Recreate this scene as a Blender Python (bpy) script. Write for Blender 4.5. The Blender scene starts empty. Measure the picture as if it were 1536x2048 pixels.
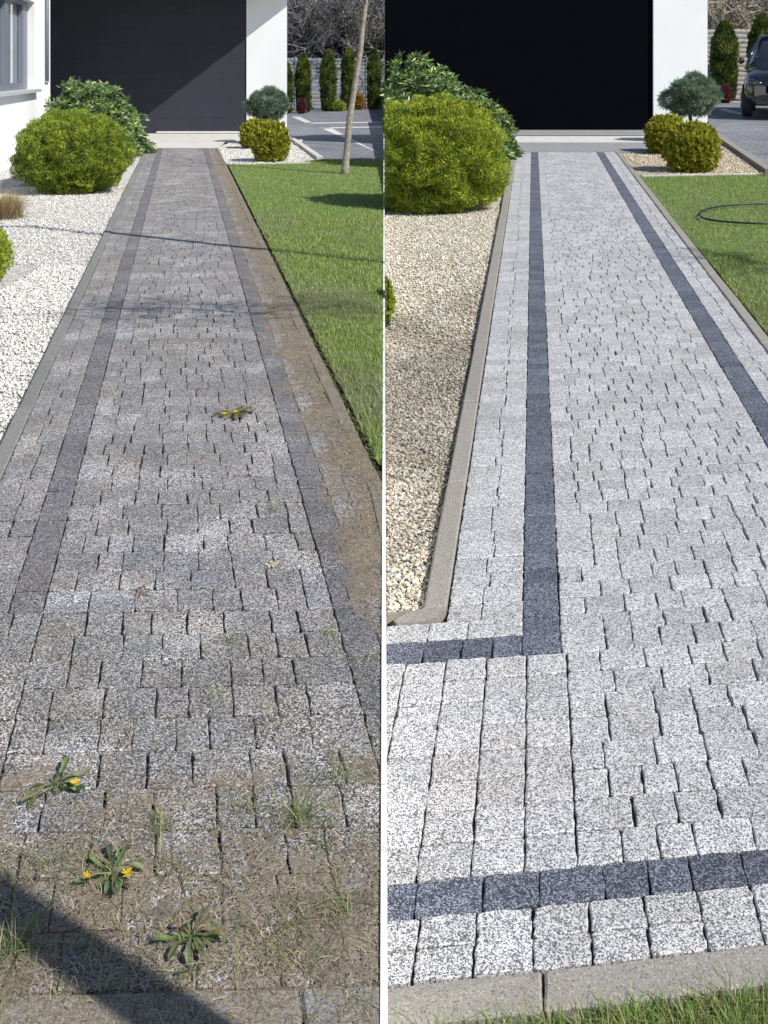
import bpy, math, random
import numpy as np
from mathutils import Vector, Matrix, noise
rnd = random.Random(7)
rng = np.random.default_rng(7)
R_ = math.radians
S = bpy.context.scene
C = S.collection

# ------------------------------------------------------------------ camera, world, sun
CAM_H, FPX, HOR = 1.88, 2100.0, 148.0
A = CAM_H * FPX
cam = bpy.data.cameras.new('camera'); camo = bpy.data.objects.new('camera', cam); C.objects.link(camo)
camo.location = (0, 0, CAM_H); camo.rotation_euler = (R_(90), 0, 0)
cam.sensor_fit = 'VERTICAL'; cam.sensor_height = 36.0; cam.sensor_width = 27.0
cam.lens = 36.0 * FPX / 2048.0
cam.shift_y = -(1024 - HOR) / 2048.0
cam.clip_start = 0.05; cam.clip_end = 2000
S.camera = camo
SUN = Vector((0.594, -0.386, 0.706)).normalized()
el = math.asin(SUN.z); az = math.atan2(SUN.x, SUN.y)
w = bpy.data.worlds.new('World'); S.world = w; w.use_nodes = True
nt = w.node_tree; bg = nt.nodes['Background']
sky = nt.nodes.new('ShaderNodeTexSky'); sky.sky_type = 'NISHITA'; sky.sun_disc = False
sky.sun_elevation = el; sky.sun_rotation = az; sky.air_density = 1.0; sky.dust_density = 0.6
nt.links.new(sky.outputs[0], bg.inputs[0]); bg.inputs[1].default_value = 0.09
sl = bpy.data.lights.new('sun', 'SUN'); slo = bpy.data.objects.new('sun', sl); C.objects.link(slo)
sl.energy = 4.3; sl.angle = R_(0.5); sl.color = (1.0, 0.955, 0.89)
slo.rotation_euler = SUN.to_track_quat('Z', 'Y').to_euler(); slo.location = (6, -4, 9)
S.view_settings.view_transform = 'Standard'; S.view_settings.look = 'None'
S.view_settings.gamma = 1; S.view_settings.exposure = 0.45
S.render.resolution_x = 768; S.render.resolution_y = 1024

# ------------------------------------------------------------------ the two plots
# west plot is level; east plot climbs gently (3 %) towards its garage
SL = 61.0 / FPX
KL = (364 - 768) / FPX; ML = 0.03      # path heading, course heading (west)
KR = (1066 - 768) / FPX; MR = 0.12     # (east)
H = CAM_H
def gl(x, y, z=0.0):
    v = y - HOR; Y = A / v
    return Vector(((x - 768) * H / v, Y, z))
U = 1.25                               # the east plot is laid out with larger blocks; it starts lower than the west one
HE = H * U; AE = A * U; Z0 = H - HE    # eye height above the near end of the east plot
def gr(x, y, z=0.0):
    v = y - 87.0; Y = AE / v
    return Vector(((x - 768) * HE / v, Y, Z0 + SL * Y + z))
def PL(a, s, z=0.0):
    Y = s + ML * a
    return (min(a + KL * Y, -0.009), Y, z)
def PR(a, s, z=0.0):
    Y = s + MR * a
    return (max((a + KR * Y) * U, 0.009), Y * U, z * U + Z0 + SL * Y * U)

# ------------------------------------------------------------------ helpers
def tag(o, label=None, cat=None, group=None, kind=None):
    if label: o['label'] = label
    if cat: o['category'] = cat
    if group: o['group'] = group
    if kind: o['kind'] = kind
    return o
def empty(name, loc, label=None, cat=None, group=None, rz=0):
    o = bpy.data.objects.new(name, None); C.objects.link(o)
    o.location = loc; o.rotation_euler = (0, 0, rz); o.empty_display_size = 0.1
    return tag(o, label, cat, group)
def link(name, me, mat, parent=None):
    o = bpy.data.objects.new(name, me); C.objects.link(o)
    if mat: me.materials.append(mat)
    if parent: o.parent = parent
    return o
def arr(name, V, F, mat, parent=None, col=None, smooth=False):
    """V (n,3), F (m,k) arrays -> one object; col (n,3) per vertex"""
    V = np.asarray(V, dtype=np.float32); F = np.asarray(F, dtype=np.int32)
    me = bpy.data.meshes.new(name); n, k = F.shape
    me.vertices.add(len(V)); me.vertices.foreach_set('co', V.ravel())
    me.loops.add(n * k); me.loops.foreach_set('vertex_index', F.ravel())
    me.polygons.add(n); me.polygons.foreach_set('loop_start', np.arange(0, n * k, k, dtype=np.int32))
    me.polygons.foreach_set('loop_total', np.full(n, k, dtype=np.int32))
    if smooth: me.polygons.foreach_set('use_smooth', np.ones(n, dtype=bool))
    if col is not None:
        a = me.color_attributes.new('tone', 'FLOAT_COLOR', 'POINT')
        c4 = np.ones((len(V), 4), dtype=np.float32); c4[:, :3] = col
        a.data.foreach_set('color', c4.ravel())
    me.update(calc_edges=True)
    return link(name, me, mat, parent)
class MB:
    def __init__(s): s.v = []; s.f = []; s.c = []; s.cur = (1, 1, 1)
    def add(s, vs, fs):
        b = len(s.v); s.v += [tuple(p) for p in vs]; s.c += [s.cur] * len(vs)
        s.f += [tuple(b + i for i in f) for f in fs]; return s
    def box(s, x0, y0, z0, x1, y1, z1):
        return s.add([(x0,y0,z0),(x1,y0,z0),(x1,y1,z0),(x0,y1,z0),(x0,y0,z1),(x1,y0,z1),(x1,y1,z1),(x0,y1,z1)],
                     [(0,3,2,1),(4,5,6,7),(0,1,5,4),(1,2,6,5),(2,3,7,6),(3,0,4,7)])
    def prism(s, pts, z0, z1):
        """pts list of (x,y) or (x,y,dz) anticlockwise"""
        n = len(pts); d = [p[2] if len(p) > 2 else 0 for p in pts]
        vs = [(p[0], p[1], z0 + q) for p, q in zip(pts, d)] + [(p[0], p[1], z1 + q) for p, q in zip(pts, d)]
        fs = [tuple(range(n - 1, -1, -1)), tuple(range(n, 2 * n))]
        fs += [(i, (i + 1) % n, n + (i + 1) % n, n + i) for i in range(n)]
        return s.add(vs, fs)
    def tube(s, pts, rad, n=8, cap=True):
        pts = [Vector(p) for p in pts]; m = len(pts)
        rad = rad if isinstance(rad, (list, tuple)) else [rad] * m
        vs = []; up = Vector((0.13, 0.21, 0.97))
        for i, p in enumerate(pts):
            t = (pts[min(i + 1, m - 1)] - pts[max(i - 1, 0)]).normalized()
            a = t.cross(up)
            if a.length < 1e-3: a = t.cross(Vector((1, 0, 0)))
            a.normalize(); b = t.cross(a)
            vs += [p + (a * math.cos(6.28318 * k / n) + b * math.sin(6.28318 * k / n)) * rad[i] for k in range(n)]
        fs = [(i * n + k, i * n + (k + 1) % n, (i + 1) * n + (k + 1) % n, (i + 1) * n + k) for i in range(m - 1) for k in range(n)]
        if cap: fs += [tuple(range(n - 1, -1, -1)), tuple((m - 1) * n + k for k in range(n))]
        return s.add(vs, fs)
    def build(s, name, mat, parent=None, smooth=False, bevel=0):
        me = bpy.data.meshes.new(name); me.from_pydata(s.v, [], s.f)
        a = me.color_attributes.new('tone', 'FLOAT_COLOR', 'POINT')
        a.data.foreach_set('color', np.array([(c[0], c[1], c[2], 1) for c in s.c], dtype=np.float32).ravel())
        if smooth: me.polygons.foreach_set('use_smooth', [True] * len(me.polygons))
        me.update()
        o = link(name, me, mat, parent)
        if bevel:
            m = o.modifiers.new('bevel', 'BEVEL'); m.width = bevel; m.segments = 2; m.limit_method = 'ANGLE'
        return o

# ------------------------------------------------------------------ materials
def newmat(name):
    m = bpy.data.materials.new(name); m.use_nodes = True
    t = m.node_tree; return m, t, t.nodes['Principled BSDF']
def N(t, ty, **kw):
    n = t.nodes.new(ty)
    for k, v in kw.items(): setattr(n, k, v)
    return n
def ramp(t, src, stops, interp='LINEAR'):
    r = N(t, 'ShaderNodeValToRGB'); r.color_ramp.interpolation = interp
    e = r.color_ramp.elements
    while len(e) < len(stops): e.new(0.5)
    for q, (p, c) in zip(e, stops):
        q.position = p; q.color = (*c, 1) if len(c) == 3 else c
    t.links.new(src, r.inputs[0]); return r.outputs[0]
def mixc(t, f, a, b, mode='MIX'):
    m = N(t, 'ShaderNodeMix', data_type='RGBA', blend_type=mode, clamp_factor=True)
    for i, v in ((0, f), (6, a), (7, b)):
        if isinstance(v, bpy.types.NodeSocket): t.links.new(v, m.inputs[i])
        elif i == 0: m.inputs[0].default_value = v
        else: m.inputs[i].default_value = (*v, 1)
    return m.outputs[2]
def math_(t, op, a, b=0.0, c=None, clamp=False):
    m = N(t, 'ShaderNodeMath', operation=op, use_clamp=clamp)
    for i, v in enumerate((a, b, c)):
        if v is None: continue
        if isinstance(v, bpy.types.NodeSocket): t.links.new(v, m.inputs[i])
        else: m.inputs[i].default_value = v
    return m.outputs[0]
def co(t): return N(t, 'ShaderNodeTexCoord').outputs['Object']
def pos(t): return N(t, 'ShaderNodeNewGeometry').outputs['Position']
def tex_noise(t, vec, scale, detail=3, rough=0.55):
    n = N(t, 'ShaderNodeTexNoise'); n.inputs['Scale'].default_value = scale
    n.inputs['Detail'].default_value = detail; n.inputs['Roughness'].default_value = rough
    t.links.new(vec, n.inputs['Vector']); return n.outputs['Fac']
def tex_vor(t, vec, scale, feature='F1', out='Color'):
    n = N(t, 'ShaderNodeTexVoronoi', feature=feature); n.inputs['Scale'].default_value = scale
    t.links.new(vec, n.inputs['Vector']); return n.outputs[out]
def bump(t, bs, h, strength=0.3, dist=0.01):
    b = N(t, 'ShaderNodeBump'); b.inputs['Strength'].default_value = strength; b.inputs['Distance'].default_value = dist
    t.links.new(h, b.inputs['Height']); t.links.new(b.outputs[0], bs.inputs['Normal'])
def attr(t, name='tone'):
    a = N(t, 'ShaderNodeAttribute', attribute_name=name); return a.outputs['Color']
def plain(name, c, rough=0.6, metal=0.0, var=0.12, scale=6, bmp=0.0, bscale=200, spec=0.5, coat=0):
    m, t, b = newmat(name); p = co(t)
    n = tex_noise(t, p, scale)
    col = ramp(t, n, [(0.3, tuple(x * (1 - var) for x in c)), (0.7, tuple(min(1, x * (1 + var)) for x in c))])
    t.links.new(col, b.inputs['Base Color']); b.inputs['Roughness'].default_value = rough
    b.inputs['Metallic'].default_value = metal; b.inputs['Specular IOR Level'].default_value = spec
    b.inputs['Coat Weight'].default_value = coat
    if bmp: bump(t, b, tex_noise(t, p, bscale), bmp, 0.01)
    return m
def leafmat(name, rough=0.45, trans=0.25):
    m, t, b = newmat(name); a = attr(t)
    t.links.new(a, b.inputs['Base Color']); b.inputs['Roughness'].default_value = rough
    tr = N(t, 'ShaderNodeBsdfTranslucent'); t.links.new(a, tr.inputs[0])
    mx = N(t, 'ShaderNodeMixShader'); mx.inputs[0].default_value = trans
    t.links.new(b.outputs[0], mx.inputs[1]); t.links.new(tr.outputs[0], mx.inputs[2])
    t.links.new(mx.outputs[0], t.nodes['Material Output'].inputs[0])
    return m
def granite(name, dark, mid, light, t0, t1, scale=210, wear=None, dirt=None, stain=None):
    """washed granite concrete: mineral grains, per-stone tone, optional grime"""
    m, t, b = newmat(name); p = pos(t)
    warp = N(t, 'ShaderNodeVectorMath', operation='ADD')
    nn = N(t, 'ShaderNodeTexNoise'); nn.inputs['Scale'].default_value = 260; nn.inputs['Detail'].default_value = 1
    t.links.new(p, nn.inputs['Vector'])
    sc = N(t, 'ShaderNodeVectorMath', operation='SCALE'); sc.inputs['Scale'].default_value = 0.006
    t.links.new(nn.outputs['Color'], sc.inputs[0]); t.links.new(p, warp.inputs[0]); t.links.new(sc.outputs[0], warp.inputs[1])
    v = tex_vor(t, warp.outputs[0], scale)
    sep = N(t, 'ShaderNodeSeparateColor'); t.links.new(v, sep.inputs[0])
    g = ramp(t, sep.outputs[0], [(0, dark), (t0, dark), (t0 + 0.08, mid), (t1, mid), (t1 + 0.08, light), (1, light)])
    big = tex_noise(t, p, 2.3, 4, 0.6)
    raw = g
    if wear:   # dull film left by years of weather, rubbed off in patches
        msk = ramp(t, big, [(0.50, (0, 0, 0)), (0.60, (1, 1, 1))])
        fine = tex_noise(t, p, 13, 4, 0.65)
        msk2 = ramp(t, fine, [(0.42, (1, 1, 1)), (0.7, (0.0, 0.0, 0.0))])
        mm = math_(t, 'MULTIPLY', msk, 1.0)
        film = mixc(t, 0.55, g, wear)
        film = mixc(t, msk2, film, mixc(t, 0.35, g, wear))
        g = mixc(t, math_(t, 'MULTIPLY', mm, 0.85), film, g)
        g = mixc(t, 1.0, g, ramp(t, tex_noise(t, p, 1.1, 4, 0.6), [(0.35, (1.0, 1.0, 1.03)), (0.65, (.97, .94, .90))]), 'MULTIPLY')
        # places scrubbed clean by spilled water
        tot = None
        for (bx, by, br) in ((232, 1178, .17), (235, 1075, .09), (300, 1262, .13), (400, 1280, .12), (420, 1068, .13), (372, 848, .17), (385, 577, .30), (268, 592, .20), (590, 1500, .12), (100, 1500, .10), (200, 1390, .07), (700, 1500, .08), (330, 470, .3), (560, 1260, .08)):
            dn = N(t, 'ShaderNodeVectorMath', operation='DISTANCE'); t.links.new(p, dn.inputs[0]); dn.inputs[1].default_value = gl(bx, by)
            q_ = math_(t, 'MULTIPLY_ADD', dn.outputs['Value'], -1.0 / br, 1.0)
            tot = q_ if tot is None else math_(t, 'MAXIMUM', tot, q_)
        tot = math_(t, 'ADD', tot, math_(t, 'MULTIPLY_ADD', tex_noise(t, p, 16, 5, 0.7), 2.4, -1.3))
        cm = ramp(t, tot, [(0.15, (0, 0, 0)), (0.65, (1, 1, 1))])
        g = mixc(t, math_(t, 'MULTIPLY', cm, 0.62), g, mixc(t, 0.35, raw, (0.42, 0.42, 0.41)))
    g = mixc(t, 1.0, g, attr(t), 'MULTIPLY')
    if stain:   # faint sandy staining
        sm = ramp(t, tex_noise(t, p, 3.1, 5, 0.65), [(0.46, (0, 0, 0)), (0.72, (1, 1, 1))])
        g = mixc(t, sm, g, mixc(t, 1.0, g, stain, 'MULTIPLY'))
    h = sep.outputs[1]
    if dirt:
        sx = N(t, 'ShaderNodeSeparateXYZ'); t.links.new(p, sx.inputs[0])
        a = math_(t, 'SUBTRACT', sx.outputs[0], math_(t, 'MULTIPLY', sx.outputs[1], KL))
        nz = tex_noise(t, p, 5.5, 5, 0.65); nf = tex_noise(t, p, 60, 4, 0.7)
        # strip beside the lawn, and the near end
        e1 = math_(t, 'MULTIPLY_ADD', a, 4.6, -2.55)
        e2 = math_(t, 'MINIMUM', math_(t, 'MULTIPLY_ADD', sx.outputs[1], -1.25, 4.0), 1.0)
        e = math_(t, 'MAXIMUM', e1, e2)
        e = math_(t, 'MINIMUM', e, 1.25)
        e = math_(t, 'ADD', e, math_(t, 'MULTIPLY_ADD', nz, 3.6, -2.0))
        e = math_(t, 'ADD', e, math_(t, 'MULTIPLY_ADD', nf, 3.4, -1.75))
        msk = ramp(t, e, [(0.25, (0, 0, 0)), (0.75, (1, 1, 1))])
        soil = ramp(t, tex_noise(t, p, 170, 5, 0.8), [(0.36, tuple(x * 0.3 for x in dirt)), (0.5, dirt), (0.64, tuple(x * 1.9 for x in dirt))])
        g = mixc(t, math_(t, 'MULTIPLY', msk, 0.84), g, soil)
        h = math_(t, 'ADD', sep.outputs[1], math_(t, 'MULTIPLY', nf, 7.0))
    t.links.new(g, b.inputs['Base Color']); b.inputs['Roughness'].default_value = 0.85
    b.inputs['Specular IOR Level'].default_value = 0.25
    bump(t, b, h, 0.5, 0.0015)
    return m
M = {}
M['stone_old'] = granite('weathered granite block', (0.045, 0.046, 0.054), (0.20, 0.20, 0.205), (0.66, 0.66, 0.66), 0.38, 0.62, 300,
                         wear=(0.110, 0.109, 0.112), dirt=(0.20, 0.16, 0.118))
M['stone_new'] = granite('clean granite block', (0.10, 0.105, 0.125), (0.26, 0.265, 0.29), (0.60, 0.60, 0.60), 0.30, 0.48, 290, stain=(.90, .88, .84))
M['stone_blue'] = granite('blue granite block', (0.028, 0.034, 0.052), (0.075, 0.082, 0.105), (0.23, 0.25, 0.30), 0.42, 0.68, 290)
M['stone_blue_old'] = granite('weathered dark block', (0.04, 0.042, 0.05), (0.14, 0.142, 0.15), (0.42, 0.42, 0.44), 0.40, 0.64, 300,
                         wear=(0.090, 0.090, 0.097), dirt=(0.20, 0.16, 0.118))
M['kerb'] = granite('concrete kerb', (0.13, 0.12, 0.105), (0.25, 0.235, 0.21), (0.36, 0.34, 0.31), 0.08, 0.84, 260)
M['kerb_old'] = granite('old concrete kerb', (0.10, 0.10, 0.09), (0.19, 0.19, 0.18), (0.30, 0.30, 0.28), 0.12, 0.80, 260, dirt=(0.19, 0.155, 0.115))
M['joint'] = plain('joint sand', (0.085, 0.075, 0.062), 0.95, var=0.4, scale=60)
M['soil'] = plain('soil', (0.055, 0.042, 0.03), 0.95, var=0.5, scale=40, bmp=0.6, bscale=120)
def soilm():
    m, t, b = newmat('dry dusty soil'); p = pos(t); n = tex_noise(t, p, 120, 6, 0.8); n2 = tex_noise(t, p, 7, 4, 0.6)
    c = ramp(t, n, [(0.34, (.06, .05, .04)), (0.5, (.21, .178, .14)), (0.66, (.38, .335, .28))])
    c = mixc(t, 1.0, c, ramp(t, n2, [(0.3, (.75, .78, .82)), (0.7, (1.1, 1.04, .96))]), 'MULTIPLY')
    t.links.new(c, b.inputs['Base Color']); b.inputs['Roughness'].default_value = .95; b.inputs['Specular IOR Level'].default_value = .15
    bump(t, b, n, .9, .006); return m
M['soil_dry'] = soilm()  # pale dusty soil in its own colour
M['edging'] = plain('white edging', (0.78, 0.78, 0.76), 0.6, var=0.05, scale=9)
M['render'] = plain('white render', (0.80, 0.81, 0.82), 0.9, var=0.03, scale=1.3, bmp=0.25, bscale=260)
M['sill'] = plain('grey sill', (0.42, 0.43, 0.46), 0.5, var=0.05)
M['frame'] = plain('grey window frame', (0.16, 0.18, 0.22), 0.4, var=0.04)
M['door'] = plain('anthracite garage door', (0.042, 0.044, 0.058), 0.75, var=0.06, scale=2, spec=0.08)
M['door_black'] = plain('black garage door', (0.0025, 0.0028, 0.0045), 0.8, var=0.1, scale=2, spec=0.02)  # near-black so the door stays dark in sun; shade put into the colour
M['slab'] = plain('pale concrete slab', (0.50, 0.49, 0.46), 0.85, var=0.10, scale=5, bmp=0.3, bscale=180)
M['slab_grey'] = granite('grey slab', (0.10, 0.10, 0.105), (0.24, 0.24, 0.25), (0.40, 0.40, 0.41), 0.25, 0.7, 150)
M['boulder'] = plain('grey rock', (.33, .33, .34), .9, var=.25, scale=9, bmp=.5, bscale=60)
M['bark'] = plain('bark', (0.27, 0.235, 0.195), 0.9, var=0.35, scale=14, bmp=0.8, bscale=60)
M['bark_dark'] = plain('dark bark', (0.055, 0.048, 0.042), 0.9, var=0.35, scale=14)
M['twig'] = leafmat('bare twigs', 0.8, 0.0)
M['leaf'] = leafmat('soft foliage', 0.6, 0.35)
M['leaf_gloss'] = leafmat('leathery leaves', 0.32, 0.14)
M['blade'] = leafmat('grass blades', 0.5, 0.3)
M['straw'] = leafmat('dry straw', 0.75, 0.2)
M['pebble'] = leafmat('pebbles', 0.75, 0.0)
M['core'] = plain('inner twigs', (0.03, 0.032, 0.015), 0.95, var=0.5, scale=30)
M['hose'] = plain('black rubber', (0.012, 0.012, 0.013), 0.45, var=0.1)
M['tyre'] = plain('tyre rubber', (0.012, 0.012, 0.013), 0.8, var=0.1)
M['paint'] = plain('black car paint', (0.006, 0.006, 0.009), 0.12, var=0.05, spec=0.6, coat=1.0)
M['metal'] = plain('rim metal', (0.35, 0.36, 0.38), 0.3, metal=0.9, var=0.05)
M['lamp'] = plain('headlamp lens', (0.45, 0.48, 0.52), 0.08, var=0.05, spec=0.8)
def glassy(name, c, rough):
    m, t, b = newmat(name); b.inputs['Base Color'].default_value = (*c, 1); b.inputs['Roughness'].default_value = rough
    b.inputs['Coat Weight'].default_value = 1.0; b.inputs['Specular IOR Level'].default_value = 0.9
    n = tex_noise(t, co(t), 1.2); t.links.new(ramp(t, n, [(0.3, c), (0.7, tuple(x * 1.3 for x in c))]), b.inputs['Base Color']); return m
M['car_glass'] = glassy('car glass', (0.01, 0.012, 0.016), 0.04)
M['pane'] = glassy('window pane', (0.30, 0.34, 0.38), 0.08)
def turf():
    m, t, b = newmat('turf soil'); p = pos(t)
    n = tex_noise(t, p, 45, 5, 0.7); n2 = tex_noise(t, p, 1.6, 3)
    c1 = ramp(t, n, [(0.3, (0.05, 0.085, 0.015)), (0.5, (0.11, 0.19, 0.03)), (0.75, (0.20, 0.27, 0.05))])
    c = mixc(t, ramp(t, n2, [(0.4, (0, 0, 0)), (0.7, (0.5, 0.5, 0.5))]), c1, (0.10, 0.12, 0.03))
    t.links.new(c, b.inputs['Base Color']); b.inputs['Roughness'].default_value = 0.95
    bump(t, b, n, 0.8, 0.02); return m
M['turf'] = turf()
def gravelmat(name, stops, scale):
    m, t, b = newmat(name); p = pos(t)
    v = tex_vor(t, p, scale); sep = N(t, 'ShaderNodeSeparateColor'); t.links.new(v, sep.inputs[0])
    d = tex_vor(t, p, scale, out='Distance')
    c = ramp(t, sep.outputs[0], stops)
    t.links.new(c, b.inputs['Base Color']); b.inputs['Roughness'].default_value = 0.9
    bump(t, b, math_(t, 'MULTIPLY', d, -1.0), 1.0, 0.02); return m
M['gravel_white'] = gravelmat('white gravel bed', [(0, (0.28, 0.27, 0.25)), (0.4, (0.5, 0.49, 0.46)), (1, (0.75, 0.73, 0.69))], 55)
M['gravel_cream'] = gravelmat('cream gravel bed', [(0, (0.16, 0.13, 0.09)), (0.4, (0.38, 0.33, 0.23)), (1, (0.62, 0.56, 0.42))], 55)
def yardmat():
    m, t, b = newmat('grey block paving'); p = pos(t)
    mp = N(t, 'ShaderNodeMapping'); mp.inputs['Rotation'].default_value = (0, 0, R_(8)); t.links.new(p, mp.inputs[0])
    br = N(t, 'ShaderNodeTexBrick'); t.links.new(mp.outputs[0], br.inputs[0])
    br.inputs['Scale'].default_value = 1.0; br.inputs['Brick Width'].default_value = 0.45; br.inputs['Row Height'].default_value = 0.3
    br.inputs['Mortar Size'].default_value = 0.014; br.inputs['Color1'].default_value = (0.15, 0.155, 0.17, 1)
    br.inputs['Color2'].default_value = (0.205, 0.21, 0.23, 1); br.inputs['Mortar'].default_value = (0.06, 0.06, 0.065, 1)
    n = tex_noise(t, p, 1.1, 4)
    c = mixc(t, 1.0, br.outputs[0], ramp(t, n, [(0.3, (0.8, 0.8, 0.8)), (0.7, (1.15, 1.15, 1.15))]), 'MULTIPLY')
    t.links.new(c, b.inputs['Base Color']); b.inputs['Roughness'].default_value = 0.8; return m
M['yard'] = yardmat()
def fencemat(name, c0, c1):
    m, t, b = newmat(name); p = co(t)
    wv = N(t, 'ShaderNodeTexWave', bands_direction='Z'); wv.inputs['Scale'].default_value = 1.6; wv.inputs['Distortion'].default_value = 1.5
    wv.inputs['Detail'].default_value = 3
    t.links.new(p, wv.inputs[0]); c = ramp(t, wv.outputs['Fac'], [(0, c0), (0.25, c1), (1, c1)])
    n = tex_noise(t, p, 9, 5); c = mixc(t, 1.0, c, ramp(t, n, [(0.3, (0.75, 0.75, 0.75)), (0.7, (1.15, 1.15, 1.15))]), 'MULTIPLY')
    t.links.new(c, b.inputs['Base Color']); b.inputs['Roughness'].default_value = 0.9
    bump(t, b, wv.outputs['Fac'], 0.5, 0.03); return m
M['fence_w'] = fencemat('grey concrete fence', (0.13, 0.14, 0.17), (0.22, 0.235, 0.27))
M['fence_e'] = fencemat('pale concrete fence', (0.22, 0.20, 0.18), (0.42, 0.40, 0.37))

# ------------------------------------------------------------------ ground sheets (structure)
g = MB()
g.add([(-400, -6, -0.16), (0, -6, -0.16), (0, 600, -0.16), (-400, 600, -0.16)], [(0, 1, 2, 3)])
g.add([(0, -6, Z0 - 0.16), (400, -6, Z0 - 0.16), (400, 0, Z0 - 0.16), (0, 0, Z0 - 0.16), (400, 600, Z0 - 0.16 + SL * 600), (0, 600, Z0 - 0.16 + SL * 600)], [(0, 1, 2, 3), (3, 2, 4, 5)])
g.build('ground', M['turf']); bpy.data.objects['ground']['kind'] = 'structure'
# thin edging board between the two plots
def strip(pts_top, thick, depth, name, mat):
    pass
b = MB()
ys = [0.6 + 0.98 * i for i in range(42)]
for y0, y1 in zip(ys[:-1], ys[1:]):
    z0, z1 = max(0.006, Z0 + SL * y0 + 0.012), max(0.006, Z0 + SL * (y1 - 0.004) + 0.012)
    y1 -= 0.004
    b.add([(-0.0075, y0, -0.75), (0.0075, y0, -0.75), (0.0075, y1, -0.75), (-0.0075, y1, -0.75),
           (-0.0075, y0, z0), (0.0075, y0, z0), (0.0075, y1, z1), (-0.0075, y1, z1)],
          [(0,3,2,1),(4,5,6,7),(0,1,5,4),(1,2,6,5),(2,3,7,6),(3,0,4,7)])
tag(b.build('garden_edging', M['edging']), 'long thin white edging board running between the weathered plot and the clean plot', 'edging')

def sheet(name, P, quads, z, mat):
    """quads: list of 4 (a,s) corner lists"""
    m = MB()
    for q in quads: m.add([P(a, s, z) for a, s in q], [(0, 1, 2, 3)])
    o = m.build(name, mat); o['kind'] = 'structure'; return o

# ------------------------------------------------------------------ paving blocks
def block(mb, P, a0, a1, s0, s1, tone, gap=0.0035, z=0.0, ch=0.003, lod=0, wob=0.0013, th=0.05, sg=0.0):
    """one granite block: wobbly outline, chamfered top edge, real sides"""
    gap *= .58; a0 += gap * 0.5 + rnd.uniform(0, .001); a1 -= gap * 0.5 + rnd.uniform(0, .001); g2 = gap * rnd.choice((.1, .15, .25, .45)) + sg; s0 += g2; s1 -= g2
    if a1 - a0 < 0.01 or s1 - s0 < 0.01: return
    n = (4, 4) if lod == 0 else ((2, 2) if lod == 1 else (1, 1))
    c = 0.0045
    def side(p, q, k):
        r = []
        for i in range(k):
            f = i / k; r.append((p[0] + (q[0] - p[0]) * f, p[1] + (q[1] - p[1]) * f))
        return r
    if lod < 2:
        cs = [(a0 + c, s0), (a1 - c, s0), (a1, s0 + c), (a1, s1 - c), (a1 - c, s1), (a0 + c, s1), (a0, s1 - c), (a0, s0 + c)]
        pts = []
        for i in range(8):
            k = n[0] if i % 2 == 0 else 1
            pts += side(cs[i], cs[(i + 1) % 8], k)
        pts = [(p[0] + rnd.gauss(0, wob), p[1] + rnd.gauss(0, wob)) for p in pts]
    else:
        pts = [(a0, s0), (a1, s0), (a1, s1), (a0, s1)]
        pts = [(p[0] + rnd.gauss(0, wob), p[1] + rnd.gauss(0, wob)) for p in pts]
    ca, cs_ = (a0 + a1) / 2, (s0 + s1) / 2
    tx, ty = rnd.gauss(0, .006), rnd.gauss(0, .006)
    zz = z + rnd.gauss(0, .0008)
    m = len(pts)
    def Z(a, s): return zz + (a - ca) * tx + (s - cs_) * ty
    fa = max(0.5, 1 - ch / max(0.02, (a1 - a0) / 2)); fs = max(0.5, 1 - ch / max(0.02, (s1 - s0) / 2))
    top = [P(ca + (p[0] - ca) * fa, cs_ + (p[1] - cs_) * fs, Z(p[0], p[1])) for p in pts]
    mid = [P(p[0], p[1], Z(p[0], p[1]) - ch * 0.8) for p in pts]
    bot = [P(p[0], p[1], z - th) for p in pts]
    xs = [q[0] for q in mid]
    if max(xs) - min(xs) < 0.012: return
    mb.cur = tone
    mb.add(top + mid + bot, [tuple(range(m))] + [(m + i, m + (i + 1) % m, (i + 1) % m, i) for i in range(m)]
           + [(2 * m + i, 2 * m + (i + 1) % m, m + (i + 1) % m, m + i) for i in range(m)])
def widths(a0, a1, opts):
    out = [a0]; 
    while out[-1] < a1 - 0.001:
        wd = rnd.choice(opts) * rnd.uniform(.96, 1.04)
        if a1 - (out[-1] + wd) < min(opts) * 0.75:
            rem = a1 - out[-1]
            if rem > max(opts) * 1.25: out.append(out[-1] + rem / 2)
            out.append(a1); break
        out.append(out[-1] + wd)
    return out
def tone(lo, hi, warm=0.0):
    k = rnd.uniform(lo, hi); return (k * (1 + warm), k, k * (1 - warm))
def lodf(s): return 0 if s < 5 else (1 if s < 10 else 2)

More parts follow.
